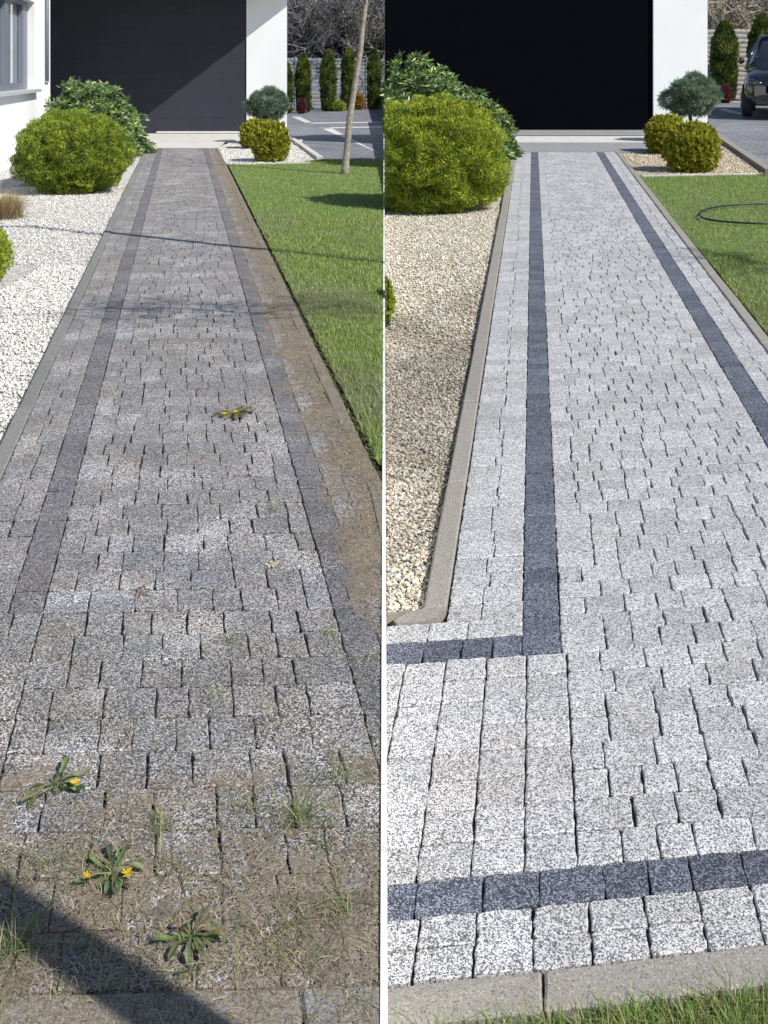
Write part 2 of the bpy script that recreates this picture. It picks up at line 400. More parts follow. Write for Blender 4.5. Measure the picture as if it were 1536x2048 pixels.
# --- west path
hL = [x * H for x in (-.491, -.447, -.324, -.259, .283, .347, .447, .490)]
lm = MB(); ld = MB()
s = 2.16; row = 0; RD = 0.152
END_L = 26.6
while s < END_L:
    rd = RD * rnd.uniform(.985, 1.015); s1 = s + rd; lod = lodf(s)
    xl = -s * 768 / FPX - KL * s
    opts = (.098, .128, .158)
    g_ = rnd.choice((.004, .005, .007))
    def run(a0, a1, o=opts, mb=lm, lo=.84, hi=1.10, jog=0):
        ws = widths(a0, a1, o)
        for p, q in zip(ws[:-1], ws[1:]):
            if q + KL * s < -s * .40 - 0.25: continue
            if p + KL * s > 0.05: continue
            block(mb, PL, p, q, s, s1, tone(lo, hi, rnd.uniform(-.01, .05)), gap=g_ * rnd.uniform(.5, 2.2), lod=lod, wob=.0019, sg=.0014 if s < 5 else .0004)
    if s < 2.30:
        run(-1.3, hL[6] + .6, (.12, .15, .17))
    elif s < 3.6:
        run(-1.6, hL[3] - 0.0)
        run(hL[3], hL[4])
        if s < 2.95: run(hL[4], hL[6] + .5)
        else: run(hL[4], hL[5], (.122,), ld, .85, 1.1); run(hL[5], hL[6] + .04)
    else:
        run(hL[1], hL[2], (.10, .13)); run(hL[2], hL[3], (.122,), ld, .85, 1.1)
        run(hL[3], hL[4]); run(hL[4], hL[5], (.122,), ld, .85, 1.1)
        run(hL[5], hL[6], (.09, .10))
    s = s1; row += 1
o = lm.build('path', M['stone_old']); o['kind'] = 'structure'
o = ld.build('path_dark_border', M['stone_blue_old']); o['kind'] = 'structure'
sheet('path_bedding', PL, [[(-2.2, 2.0), (1.2, 2.0), (hL[7], 3.9), (hL[0], 3.9)], [(hL[0], 3.9), (hL[7], 3.9), (hL[7], END_L), (hL[0], END_L)]], -0.016, M['joint'])
# kerbs west
kb = MB()
for (a0, a1, s0) in ((hL[0], hL[1], 3.9), (hL[6] + .002, hL[7], 3.2)):
    s = s0
    while s < END_L - .1:
        block(kb, PL, a0, a1, s, min(s + 1.0, END_L), tone(.9, 1.08), gap=.004, z=.006, lod=1 if s < 8 else 2, ch=.006, wob=.0008, th=.2); s += 1.0
for i in range(5):
    block(kb, PL, -2.1 + i * .78, -2.1 + i * .78 + .78, 1.80, 2.155, tone(.98, 1.1), gap=.005, z=.003, lod=0, ch=.008, wob=.001, th=.15)
kb.build('kerb', M['kerb_old'])['kind'] = 'structure'

# --- east path
hR = [x * H for x in (-.1953, -.150, -.018, .046, .582, .650, .757, .80)]
G = .0645 * H
rm = MB(); rb = MB()
def runR(a0, a1, s0, s1, o, mb=rm, lo=.84, hi=1.08, gap=.004, fixed=False):
    lod = lodf(s0)
    ws = widths(a0, a1, o) if not fixed else [a0 + i * (a1 - a0) / max(1, round((a1 - a0) / o[0])) for i in range(round((a1 - a0) / o[0]) + 1)]
    for p, q in zip(ws[:-1], ws[1:]):
        if p + KR * s0 > s0 * .40 + .3 or q + KR * s0 < 0.0: continue
        block(mb, PR, p, q, s0, s1, tone(lo, hi), gap=gap * rnd.uniform(.5, 1.8), lod=lod, wob=.0017, sg=.0006 if s0 < 6 else .0002)
def colsR(c0, c1, s0, s1, mb=rm, **k):
    for c in range(c0, c1):
        p = c * G
        if p + KR * s0 > s0 * .40 + .3 or p + G + KR * s0 < 0: continue
        block(mb, PR, p, p + G, s0, s1, tone(.85, 1.07), gap=.0075 * rnd.uniform(.7, 1.4), lod=lodf(s0), wob=.0018)
colsR(-8, 9, 2.133, 2.211); colsR(-8, 9, 2.211, 2.289)
runR(-1.0, 1.2, 2.289, 2.388, (.10, .125, .145), rb, .78, 1.18)
s = 2.388; rd = (3.233 - 2.388) / 8
for i in range(8):
    for c in range(-10, 0):   # aligned columns west of the drive centre
        p = (.0543 + .0648 * c) * H; q = p + .0648 * H
        if q + KR * s < 0: continue
        block(rm, PR, p, q, s, s + rd, tone(.85, 1.07, rnd.uniform(-.01, .03)), gap=.006, lod=0, wob=.0014, ch=.004, sg=.0009)
    runR(.0543 * H, 1.6, s, s + rd, (.088, .108, .14), gap=.006)
    s += rd
runR(-1.0, hR[2], 3.233, 3.345, (.12, .15), rb, .78, 1.18)
s = 3.233; END_R = 18.15; k = 0
while s < END_R:
    rd = .1045 * rnd.uniform(.985, 1.015); s1 = s + rd
    if s < 3.24: s1 = 3.345
    elif s < 3.35: s1 = 3.445
    if s > 3.34:
        if s < 3.44: runR(-1.0, hR[2], s, s1, (.125, .14))
        else: runR(hR[1], hR[2], s, s1, (.115, .135))
    runR(hR[2], hR[3], s, s1, (.12,), rb, .78, 1.18, fixed=True, gap=.003)
    runR(hR[3], hR[4], s, s1, (.088, .108, .14), gap=.006)
    runR(hR[4], hR[5], s, s1, (.12,), rb, .78, 1.18, fixed=True, gap=.003)
    runR(hR[5], hR[6], s, s1, (.09, .11))
    s = s1
rm.build('path', M['stone_new'])['kind'] = 'structure'
rb.build('path_blue_border', M['stone_blue'])['kind'] = 'structure'
sheet('path_bedding', PR, [[(-1.2, 2.0), (1.6, 2.0), (1.6, 3.56), (-1.2, 3.56)], [(hR[0], 3.56), (hR[7], 3.56), (hR[7], END_R), (hR[0], END_R)]], -0.018, M['joint'])
kb = MB()
for (a0, a1, s0) in ((hR[0], hR[1] - .003, 3.53), (hR[6] + .003, hR[7], 3.4)):
    s = s0
    while s < END_R - .1:
        block(kb, PR, a0, a1, s, min(s + 1.0, END_R), tone(.95, 1.05), gap=.003, z=.008, lod=1, ch=.007, wob=.0006, th=.22); s += 1.0
for i in range(4):
    a0 = -.68 + i * .70
    block(kb, PR, a0 - .0, a0 + .70, 2.035, 2.128, tone(.97, 1.05), gap=.006, z=.006, lod=0, ch=.006, wob=.0006, th=.2)
# curved kerb corner
pin = []; pout = []
for i in range(9):
    t_ = i / 8 * 1.35
    pin.append((hR[1] - .003 - .12 * (1 - math.cos(t_)) - max(0, i - 6) * .03, 3.525 - .085 * math.sin(t_)))
    pout.append((hR[0] - .09 * (1 - math.cos(t_)) - max(0, i - 6) * .05, 3.525 - .012 * math.sin(t_)))
kb.cur = (.93, .93, .93)
for i in range(8):
    q = [pin[i], pin[i + 1], pout[i + 1], pout[i]]
    tp = [PR(a, s, .007) for a, s in q]; bt = [PR(a, s, -.15) for a, s in q]
    kb.add(tp + bt, [(0, 3, 2, 1), (4, 5, 6, 7), (0, 1, 5, 4), (1, 2, 6, 5), (2, 3, 7, 6), (3, 0, 4, 7)])
kb.build('kerb', M['kerb'])['kind'] = 'structure'
o = sheet('side_path', PR, [[(-1.4, 3.44), (-.47, 3.44), (-.40, 3.53), (-1.4, 3.60)]], 0.009, M['kerb_old'])

# ------------------------------------------------------------------ gravel and lawn surfaces
GZ = -0.045
def poly(name, pts, mat):
    m = MB(); m.add(pts, [tuple(range(len(pts)))]); o = m.build(name, mat); o['kind'] = 'structure'; return o
poly('gravel_bed', [(-14, 4.2, GZ), (hL[0] + KL * 4.2, 4.2, GZ), (hL[0] + KL * 26.3, 26.3, GZ), (hL[0] + KL * 28, 28.4, GZ), (-14, 28.4, GZ)], M['gravel_white'])
def EE(x, y, z): return (x * U, y * U, Z0 + SL * y * U + z)
poly('gravel_bed', [EE(.008, 3.5, GZ), EE(hR[0] + KR * 3.5, 3.5, GZ), EE(hR[0] + KR * 18.4, 18.4, GZ), EE(.008, 18.4, GZ)], M['gravel_cream'])
# lawn west
LG = .045
lawn_w = [(hL[7] + .036 + KL * 5.35, 5.35, LG - .05), (-.009, 5.2, LG - .05), (-.009, 23.2, LG - .05), (gl(640, 318).x, 23.2, LG - .05), (gl(600, 325).x, 22.3, LG - .05), (hL[7] + .036 + KL * 22, 22, LG - .05)]
poly('lawn', lawn_w, M['turf'])
def erz(y, z): return Z0 + SL * y + z
lawn_e = [EE(hR[7] + .04 + KR * 6, 6, -.02), EE(6, 6, -.02), EE(9, 15.1, -.02), EE(hR[7] + KR * 15.1, 15.1, -.02)]
poly('lawn', lawn_e, M['turf'])
poly('lawn', [EE(.008, .5, -.03), EE(2.5, .5, -.03), EE(2.5, 2.3, -.03), EE(.008, 2.02, -.03)], M['turf'])
# small gravel beds by the garages
bw = [gl(455, 328, -.03), gl(622, 325, -.03), gl(640, 318, -.03), gl(575, 270, -.03), gl(480, 276, -.03), gl(425, 296, -.03)]
poly('gravel_bed', [tuple(p) for p in bw], M['gravel_white'])
be = [gr(1262, 350, -.03), gr(1530, 345, -.03), gr(1462, 292, -.03), gr(1418, 262, -.03), gr(1300, 285, -.03), gr(1238, 306, -.03)]
poly('gravel_bed', [tuple(p) for p in be], M['gravel_cream'])
# paved yards
yw = [(-3.3, 23.0, -.01), (0, 23.0, -.01), (0, 60, -.01), (-8, 60, -.01), (-3.3, 38, -.01)]
m_ = MB(); p4 = [gl(640, 317), gl(575, 266)]
m_.add([(-.01, 23.2, -.012), (-.01, 58.4, -.012), (-6.5, 55.4, -.012), (-3.06, 33, -.012), (p4[1].x + .05, p4[1].y, -.012), (p4[0].x + .05, p4[0].y, -.012)], [(0, 1, 2, 3, 4, 5)])
m_.build('yard_paving', M['yard'])['kind'] = 'structure'
m_ = MB(); q0, q1 = gr(1540, 348), gr(1414, 256)
m_.add([(q0.x + .06, q0.y, erz(q0.y, 0)), (24, q0.y, erz(q0.y, 0)), (28, 45, erz(45, 0)), (10.0, 45, erz(45, 0)), (q1.x + .05, q1.y, erz(q1.y, 0))], [(0, 1, 2, 3, 4)])
m_.build('yard_paving', M['yard'])['kind'] = 'structure'
# pale stripes in the yards
m_ = MB()
for st in (((583, 233), (600, 233), (627, 246), (612, 246)), ((612, 245), (768, 243), (768, 245), (618, 247)),
           ((640, 255), (661, 255), (790, 309), (768, 309)), ((640, 254.5), (768, 252.5), (768, 254.5), (645, 256.5))):
    q = [gl(min(x, 765), y, -.006) for x, y in st]
    m_.add(q[::-1], [(0, 1, 2, 3)])
m_.build('yard_paving_stripe', M['slab'])['kind'] = 'structure'
m_ = MB()
q = [gr(x, y, .006) for x, y in ((1436, 219), (1448, 217), (1492, 228), (1478, 230))]; m_.add(q[::-1], [(0, 1, 2, 3)])
q = [gr(x, y, .006) for x, y in ((1430, 202), (1600, 202), (1600, 204.5), (1430, 204.5))]; m_.add(q[::-1], [(0, 1, 2, 3)])
m_.build('yard_paving_stripe', M['slab'])['kind'] = 'structure'
# yard kerbs
def kerbline(P0, P1, wd, h, name, mat, n=1):
    m = MB(); d = (P1 - P0); L = d.length; d = d / L; sd = Vector((d.y, -d.x, 0)).normalized() * wd
    for i in range(n):
        a = P0 + d * (L * i / n); b_ = P0 + d * (L * (i + 1) / n - .006)
        vs = [a, a + sd, b_ + sd, b_]
        m.add([v - Vector((0, 0, .12)) for v in vs] + [v + Vector((0, 0, h)) for v in vs],
              [(0,3,2,1),(4,5,6,7),(0,1,5,4),(1,2,6,5),(2,3,7,6),(3,0,4,7)])
    o = m.build(name, mat, bevel=.006); o['kind'] = 'structure'; return o
kerbline(gl(573, 267), gl(646, 317), .14, .045, 'kerb', M['slab'], 8)
kerbline(gl(590, 288), gl(598, 281), .1, .03, 'kerb', M['slab'])
kerbline(gl(458, 329), gl(620, 325.5), .06, .015, 'kerb', M['slab'], 3)
kerbline(gr(1412, 255), gr(1548, 345), .16, .07, 'kerb', M['kerb'], 8)
kerbline(gr(1283, 351), gr(1512, 347), .05, .01, 'kerb', M['slab'], 3)

# ------------------------------------------------------------------ pebbles (stuff)
def fbm2(P): return np.array([noise.noise(Vector((x, y, 1.7))) for x, y in P])
def pebbles(name, pts, size, cols, aspect=(.55, .9), tint=None):
    """pts (n,3); rounded octahedral chips"""
    n = len(pts)
    base = np.array([(1, 0, 0), (.6, .75, 0), (-.5, .8, 0), (-1, 0, 0), (-.55, -.8, 0), (.5, -.75, 0), (.25, .1, .8), (-.3, -.05, .75), (0, 0, -.6)], float)
    F0 = np.array([(0, 1, 6), (1, 2, 6), (2, 7, 6), (2, 3, 7), (3, 4, 7), (4, 5, 7), (5, 6, 7), (5, 0, 6), (1, 0, 8), (2, 1, 8), (3, 2, 8), (4, 3, 8), (5, 4, 8), (0, 5, 8)])
    k = len(base)
    sz = rng.uniform(*size, n); asp = rng.uniform(.6, 1, n); zz = rng.uniform(*aspect, n)
    th = rng.uniform(0, 6.283, n); tx = rng.normal(0, .35, n); ty = rng.normal(0, .35, n)
    B = base[None] * (1 + rng.normal(0, .12, (n, k, 1)))
    X = B[:, :, 0] * sz[:, None]; Y = B[:, :, 1] * (sz * asp)[:, None]; Z = B[:, :, 2] * (sz * zz)[:, None]
    Z = Z + X * tx[:, None] + Y * ty[:, None]
    c, s_ = np.cos(th)[:, None], np.sin(th)[:, None]
    V = np.stack([X * c - Y * s_, X * s_ + Y * c, Z], -1) + pts[:, None, :]
    F = (F0[None] + (np.arange(n) * k)[:, None, None]).reshape(-1, 3)
    ci = rng.integers(0, len(cols), n); col = np.array(cols)[ci] * rng.uniform(.8, 1.15, (n, 1))
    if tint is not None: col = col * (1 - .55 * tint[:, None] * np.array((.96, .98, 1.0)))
    o = arr(name, V.reshape(-1, 3), F, M['pebble'], col=np.repeat(col, k, axis=0)); return o
def sample_img(ptfn, x0, x1, y0, y1, n, inside, z, yfix=None):
    """points spread evenly over the ground inside a region of ground coordinates"""
    out = []
    while len(out) < n:
        X = rng.uniform(x0, x1, 4000); Y = rng.uniform(y0, y1, 4000)
        k = inside(X, Y); X = X[k]; Y = Y[k]
        out += list(zip(X, Y))
    P = np.array(out[:n]); return P
WHITE = [(.72, .70, .66), (.62, .60, .57), (.78, .77, .74), (.55, .52, .47), (.70, .66, .58), (.42, .41, .40)]
CREAM = [(.70, .65, .53), (.76, .73, .64), (.58, .50, .37), (.40, .36, .29), (.82, .80, .74), (.32, .30, .27), (.64, .57, .40)]
def west_g(X, Y): return (X < hL[0] + KL * Y - .004) & (X > -.385 * Y - .4)
P1 = sample_img(None, -3.4, -.8, 5.0, 10.5, 15000, west_g, 0)
P2 = sample_img(None, -6.5, -1.5, 10.5, 18, 15000, west_g, 0)
P3 = sample_img(None, -8.5, -2.5, 18, 28, 7000, west_g, 0)
PP = np.concatenate([P1, P2, P3]); sz = rng.uniform(-.006, .010, len(PP))
o = pebbles('gravel', np.column_stack([PP, GZ + .004 + sz]), (.008, .017), WHITE)
tag(o, 'white crushed gravel beside the weathered path', 'gravel', kind='stuff')
def east_g(X, Y): return (X < hR[0] + KR * Y - .004) & (X > .012)
P1 = sample_img(None, 0, 1.2, 3.45, 6.5, 14000, east_g, 0)
P2 = sample_img(None, 0, 2.4, 6.5, 13, 24000, east_g, 0)
P3 = sample_img(None, 0, 2.4, 13, 18.3, 2500, east_g, 0)
PP = np.concatenate([P1, P2, P3]); zz = rng.uniform(-.006, .010, len(PP))
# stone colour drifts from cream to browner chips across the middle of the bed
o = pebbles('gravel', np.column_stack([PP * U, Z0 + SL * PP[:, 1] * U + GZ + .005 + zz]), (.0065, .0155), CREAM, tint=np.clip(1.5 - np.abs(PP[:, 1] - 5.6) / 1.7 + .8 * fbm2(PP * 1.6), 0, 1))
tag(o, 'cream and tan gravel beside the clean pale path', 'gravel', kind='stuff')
def in_poly(poly_):
    def f(X, Y):
        k = np.zeros(len(X), bool); n = len(poly_)
        for i in range(n):
            a, b_ = poly_[i], poly_[(i + 1) % n]
            c = ((a[1] > Y) != (b_[1] > Y)) & (X < (b_[0] - a[0]) * (Y - a[1]) / (b_[1] - a[1] + 1e-12) + a[0])
            k ^= c
        return k
    return f
PP = sample_img(None, -5, -1, 22, 34, 6000, in_poly([tuple(p)[:2] for p in bw]), 0)
o = pebbles('gravel', np.column_stack([PP, np.full(len(PP), -.025)]), (.012, .026), WHITE)
tag(o, 'white gravel around the round yellow shrubs by the white pillar of the weathered plot', 'gravel', kind='stuff')
PP = sample_img(None, 5, 11.5, 18, 30, 9000, in_poly([tuple(p)[:2] for p in be]), 0)
o = pebbles('gravel', np.column_stack([PP, Z0 + SL * PP[:, 1] - .022]), (.011, .024), [(.62, .52, .38), (.68, .60, .48), (.55, .42, .30), (.45, .38, .30)])
tag(o, 'pinkish gravel around the round yellow shrubs of the clean plot', 'gravel', kind='stuff')

# ------------------------------------------------------------------ grass (stuff)
def blades(name, P, z, hgt, wid, cols, lean=.45, mat='blade', segs=2, parent=None, dry=None):
    n = len(P); h = rng.uniform(*hgt, n); w_ = rng.uniform(*wid, n)
    th = rng.uniform(0, 6.283, n); dx, dy = np.cos(th), np.sin(th); ln = np.abs(rng.normal(0, lean, n))
    wx, wy = -dy, dx
    rows = []
    for i in range(segs + 1):
        f = i / segs; r = w_ * (1 - f) ** .6 * .5
        cx = P[:, 0] + dx * ln * h * f ** 1.7; cy = P[:, 1] + dy * ln * h * f ** 1.7
        cz = z + h * f * (1 - .25 * ln * f)
        if i == segs: rows.append(np.stack([cx, cy, cz], -1)[:, None])
        else: rows.append(np.stack([np.stack([cx - wx * r, cy - wy * r, cz], -1), np.stack([cx + wx * r, cy + wy * r, cz], -1)], 1))
    V = np.concatenate(rows, 1); k = V.shape[1]
    F0 = []
    for i in range(segs - 1): a = 2 * i; F0 += [(a, a + 1, a + 3), (a, a + 3, a + 2)]
    a = 2 * (segs - 1); F0.append((a, a + 1, a + 2))
    F = (np.array(F0)[None] + (np.arange(n) * k)[:, None, None]).reshape(-1, 3)
    ci = rng.integers(0, len(cols), n); col = np.array(cols)[ci] * rng.uniform(.75, 1.25, (n, 1))
    if dry is not None: col = col * (1 - dry[:, None]) + np.array((.30, .31, .17)) * rng.uniform(.6, 1.3, (n, 1)) * dry[:, None]
    return arr(name, V.reshape(-1, 3), F, M[mat], parent, col=np.repeat(col, k, axis=0))
GREEN = [(.22, .34, .06), (.15, .26, .045), (.29, .41, .08), (.38, .46, .11), (.24, .31, .08), (.50, .48, .26), (.12, .19, .04)]
def west_l(X, Y): return (X > hL[7] + KL * Y + .036 + .010 * np.sin(Y * 9) * np.sin(Y * 23)) & (X < -.012) & (X > -.4 * Y)
P1 = sample_img(None, -2, 0, 4.6, 9, 42000, west_l, 0)
P2 = sample_img(None, -3.5, 0, 9, 14, 38000, west_l, 0)
P3 = sample_img(None, -3.6, 0, 14, 23.2, 30000, lambda X, Y: west_l(X, Y) & in_poly([p[:2] for p in lawn_w])(X, Y), 0)
PP = np.concatenate([P1, P2, P3])
nz = np.array([noise.noise(Vector((x * .9, y * .9, 0))) for x, y in PP])
o = blades('grass', PP, np.full(len(PP), LG - .055), (.018, .060), (.003, .007), GREEN, lean=.7, dry=np.clip(nz * .9 + .12 + .35 * np.exp(-(PP[:, 0] - hL[7] - KL * PP[:, 1]) / .25) + .3 * fbm2(PP * 5), 0, .8))
tag(o, 'short green lawn grass along the soiled side of the weathered path', 'grass', kind='stuff')
def east_l(X, Y): return (X > hR[7] + KR * Y + .025) & (X < .375 * Y + .3)
P1 = sample_img(None, 2, 4, 6.2, 9.5, 26000, east_l, 0)
P2 = sample_img(None, 2.5, 6.5, 9.5, 15.1, 42000, east_l, 0)
PP = np.concatenate([P1, P2])
o = blades('grass', PP * U, Z0 + SL * PP[:, 1] * U - .025, (.018, .055), (.0035, .008), GREEN, lean=.7, dry=np.clip(.2 + .8 * fbm2(PP * .9) + .4 * fbm2(PP * 4), 0, .75))
tag(o, 'mown green grass with the black hose lying on it', 'grass', kind='stuff')
NG = 16000
X = rng.uniform(.012, .95, NG); Y = 1.62 + (2.032 + MR * (X - .3) - 1.62) * rng.uniform(0, 1, NG) ** .8
k = rng.uniform(0, 1, NG) < (.25 + .75 * np.clip((X - .1) / .5, 0, 1)); X, Y = X[k], Y[k]
o = blades('grass', np.column_stack([X, Y]) * U, Z0 + SL * Y * U - .03, (.025, .085), (.002, .005), [(.16, .28, .05), (.24, .36, .07), (.11, .21, .03), (.32, .38, .12), (.42, .38, .2)], lean=.7, segs=4)
tag(o, 'long bright grass blades against the near concrete kerb', 'grass', kind='stuff')

# ------------------------------------------------------------------ straw, moss and soil crumbs on the weathered path
def strands(name, n, areafn, ln, wd, cols, zfn, curl=1.0, lift=.012):
    P = areafn(n); n = len(P); L_ = rng.uniform(*ln, n); th = rng.uniform(0, 6.283, n); cv = rng.normal(0, curl, n)
    w_ = rng.uniform(*wd, n); hz = np.abs(rng.normal(0, lift, n)); segs = 5
    rows = []; x = P[:, 0].copy(); y = P[:, 1].copy()
    for i in range(segs + 1):
        f = i / segs; a = th + cv * f
        z = zfn(x, y) + .002 + hz * math.sin(math.pi * f)
        r = w_ * .5 * (1 - .6 * f)
        rows.append(np.stack([np.stack([x - np.sin(a) * r, y + np.cos(a) * r, z], -1), np.stack([x + np.sin(a) * r, y - np.cos(a) * r, z + r * .4], -1)], 1))
        x = x + np.cos(a) * L_ / segs; y = y + np.sin(a) * L_ / segs
    V = np.concatenate(rows, 1); k = V.shape[1]
    F0 = [(2 * i, 2 * i + 1, 2 * i + 3, 2 * i + 2) for i in range(segs)]
    F = (np.array(F0)[None] + (np.arange(n) * k)[:, None, None]).reshape(-1, 4)
    ci = rng.integers(0, len(cols), n); col = np.array(cols)[ci] * rng.uniform(.7, 1.25, (n, 1))
    V = V.reshape(-1, 3); V[:, 0] = np.minimum(V[:, 0], -.008)
    return arr(name, V, F, M['straw'], col=np.repeat(col, k, axis=0))
STRAW = [(.42, .36, .22), (.34, .30, .17), (.20, .21, .10), (.12, .16, .05), (.28, .22, .14), (.50, .44, .29)]
def near_area(n):
    X = rng.uniform(-1.2, -.01, n * 3); Y = 2.0 + 1.7 * rng.beta(1.1, 2.3, n * 3)
    k = (X > -.38 * Y - .03) & (np.array([noise.noise(Vector((x * 5, y * 5, 3))) for x, y in zip(X, Y)]) > rng.uniform(-.55, .35, len(X)))
    return np.column_stack([X[k], Y[k]])[:n]
o = strands('dry_grass', 4600, near_area, (.010, .05), (.0006, .0015), STRAW, lambda x, y: 0 * x, 1.2, .006)
tag(o, 'dry grass clippings strewn over the soiled near end of the weathered path', 'dry grass', kind='stuff')
def side_area(n):
    Y = 3 + 17 * rng.beta(1, 2.0, n); a = hL[7] - .17 * np.abs(rng.normal(0, .8, n)) + .015
    X = a + KL * Y; k = X < -.01; return np.column_stack([X[k], Y[k]])
o = strands('dry_grass', 4200, side_area, (.015, .07), (.001, .0028), STRAW, lambda x, y: 0 * x + .004, 1.2, .008)
tag(o, 'dry grass litter in the brown soil strip between weathered path and lawn', 'dry grass', kind='stuff')
def soil_sheet(label, a0, a1, s0, s1, st, lvl):
    na, ns = int((a1 - a0) / st) + 1, int((s1 - s0) / (st * 1.3)) + 1
    V = []
    for j in range(ns):
        s_ = s0 + (s1 - s0) * j / (ns - 1)
        for i in range(na):
            a = a0 + (a1 - a0) * i / (na - 1); x, y, _ = PL(a, s_)
            h = lvl(a, s_) + .011 * noise.noise(Vector((x * 4, y * 4, 2))) + .006 * noise.noise(Vector((x * 19, y * 19, 5))) + .0035 * noise.noise(Vector((x * 70, y * 70, 8)))
            V.append((x, y, min(.012, h)))
    F = [(j * na + i, j * na + i + 1, (j + 1) * na + i + 1, (j + 1) * na + i) for j in range(ns - 1) for i in range(na - 1)]
    F = [f for f in F if V[f[1]][0] - V[f[0]][0] > st * .3 and max(V[k][2] for k in f) > -.006]
    o = arr('soil', V, F, M['soil_dry'], smooth=True); return tag(o, label, 'soil', kind='stuff')
soil_sheet('thin brown soil drifted over the edge blocks and kerb beside the lawn of the weathered path', .60, .915, 2.9, 24, .012, lambda a, s_: -.0035 + .034 * max(0, a - .64))
soil_sheet('thin grey brown soil spread over the near end blocks of the weathered path', -1.15, .55, 1.95, 3.0, .010, lambda a, s_: -.0065 - .010 * max(0, s_ - 2.45) * 1.6 + .003 * (s_ < 2.4))
def crumbs(name, P, size, z):
    return pebbles(name, np.column_stack([P, z]), size, [(.15, .115, .08), (.10, .078, .055), (.24, .20, .15), (.045, .038, .028)])
P1 = near_area(11000); P2 = side_area(26000)
o = crumbs('soil', np.concatenate([P1, P2]), (.0007, .0030), rng.uniform(.001, .004, len(P1) + len(P2)))
tag(o, 'brown soil crumbs scattered over the weathered path', 'soil', kind='stuff')
def clump_area(n):
    out = []
    for (x, y, r_, w_) in ((215, 1745, .075, 3), (385, 1885, .085, 4), (30, 1890, .07, 2), (600, 1640, .06, 2), (650, 1850, .09, 2), (80, 1720, .05, 1), (100, 1590, .05, 1), (500, 1780, .09, 2), (700, 1720, .05, 1), (320, 1660, .04, 1), (560, 1930, .09, 2), (160, 1960, .08, 2), (740, 1540, .04, 1), (740, 1320, .05, 1)):
        m_ = int(n * w_ / 25); p_ = gl(x, y); out.append(np.column_stack([rng.normal(p_.x, r_, m_), rng.normal(p_.y, r_ * .8, m_)]))
    q = np.concatenate(out); return q[q[:, 0] < -.01]
o = strands('dry_grass', 1500, clump_area, (.015, .06), (.0007, .0018), STRAW + [(.16, .20, .08), (.08, .09, .04)], lambda x, y: 0 * x + .002, 1.0, .009)
tag(o, 'tangled heaps of dry grass blades around the weeds of the weathered path', 'dry grass', kind='stuff')

# ------------------------------------------------------------------ leaves and shrubs
def leaf_cards(name, C0, D, L_, W_, cols, mat, parent, cup=.12):
    """C0 base points (n,3), D unit directions (n,3), pointed 4-vertex leaves with a fold"""
    n = len(C0); r = rng.normal(0, 1, (n, 3)); Sd = np.cross(D, r); Sd /= np.linalg.norm(Sd, axis=1, keepdims=True) + 1e-9
    Nn = np.cross(D, Sd); L_ = L_[:, None]; W_ = W_[:, None]
    p0 = C0; p1 = C0 + D * L_ * .5 + Sd * W_ * .5 + Nn * W_ * cup; p2 = C0 + D * L_ ; p3 = C0 + D * L_ * .5 - Sd * W_ * .5 + Nn * W_ * cup
    V = np.stack([p0, p1, p2, p3], 1).reshape(-1, 3)
    F0 = np.array([(0, 1, 2), (0, 2, 3)]); F = (F0[None] + (np.arange(n) * 4)[:, None, None]).reshape(-1, 3)
    return arr(name, V, F, M[mat], parent, col=np.repeat(cols, 4, axis=0))
def fbm(P, f, seed):
    return np.array([noise.noise(Vector((p[0] * f + seed, p[1] * f, p[2] * f))) for p in P])
def spray_shrub(root, rad, n, size, pal, seed=1, lump=.10, clipx=None, flat_bottom=.35, up=.55, exp=2.2, fname='foliage', spread=.5, depth=.22, fq=3.0):
    """rounded conifer; local coordinates of root, base at z=0"""
    rx, ry, rz = rad
    n0 = n
    d = rng.normal(0, 1, (n0, 3)); d /= np.linalg.norm(d, axis=1, keepdims=True)
    # superellipsoid radius
    q = (np.abs(d[:, 0]) ** exp + np.abs(d[:, 1]) ** exp + np.abs(d[:, 2]) ** exp) ** (-1 / exp)
    lp = 1 + lump * 1.6 * fbm(d, fq, seed) + lump * .9 * fbm(d, fq * 2.6, seed + 9)
    t = 1 - depth * rng.uniform(0, 1, n0) ** 1.6 + (rng.uniform(0, 1, n0) < .06) * rng.uniform(0, .07, n0)
    P = d * (q * lp * t)[:, None] * np.array([rx, ry, rz]); P[:, 2] += rz * (1 - .12)
    k = P[:, 2] > 0.02 + flat_bottom * 0
    if clipx is not None: k &= (P[:, 0] + root.location.x > clipx)
    P = P[k]; d = d[k]
    dd = d * np.array([1 / rx, 1 / ry, 1 / rz]) ; dd /= np.linalg.norm(dd, axis=1, keepdims=True)
    D = dd * spread + np.array([0, 0, up]) + rng.normal(0, .38, P.shape); D /= np.linalg.norm(D, axis=1, keepdims=True)
    cl = fbm(P, 9 / max(.4, rx), seed + 5) * 1.1 + rng.normal(0, .22, len(P))
    cl = np.clip(cl * .5 + .5, 0, .999)
    pal = np.array(pal); idx = cl * (len(pal) - 1); i0 = idx.astype(int); f = (idx - i0)[:, None]
    col = pal[i0] * (1 - f) + pal[i0 + 1] * f
    L_ = rng.uniform(.7, 1.3, len(P)) * size; W_ = L_ * rng.uniform(.3, .5, len(P))
    o = leaf_cards(fname, P - D * L_[:, None] * .4, D, L_, W_, col, 'leaf', root)
    return o
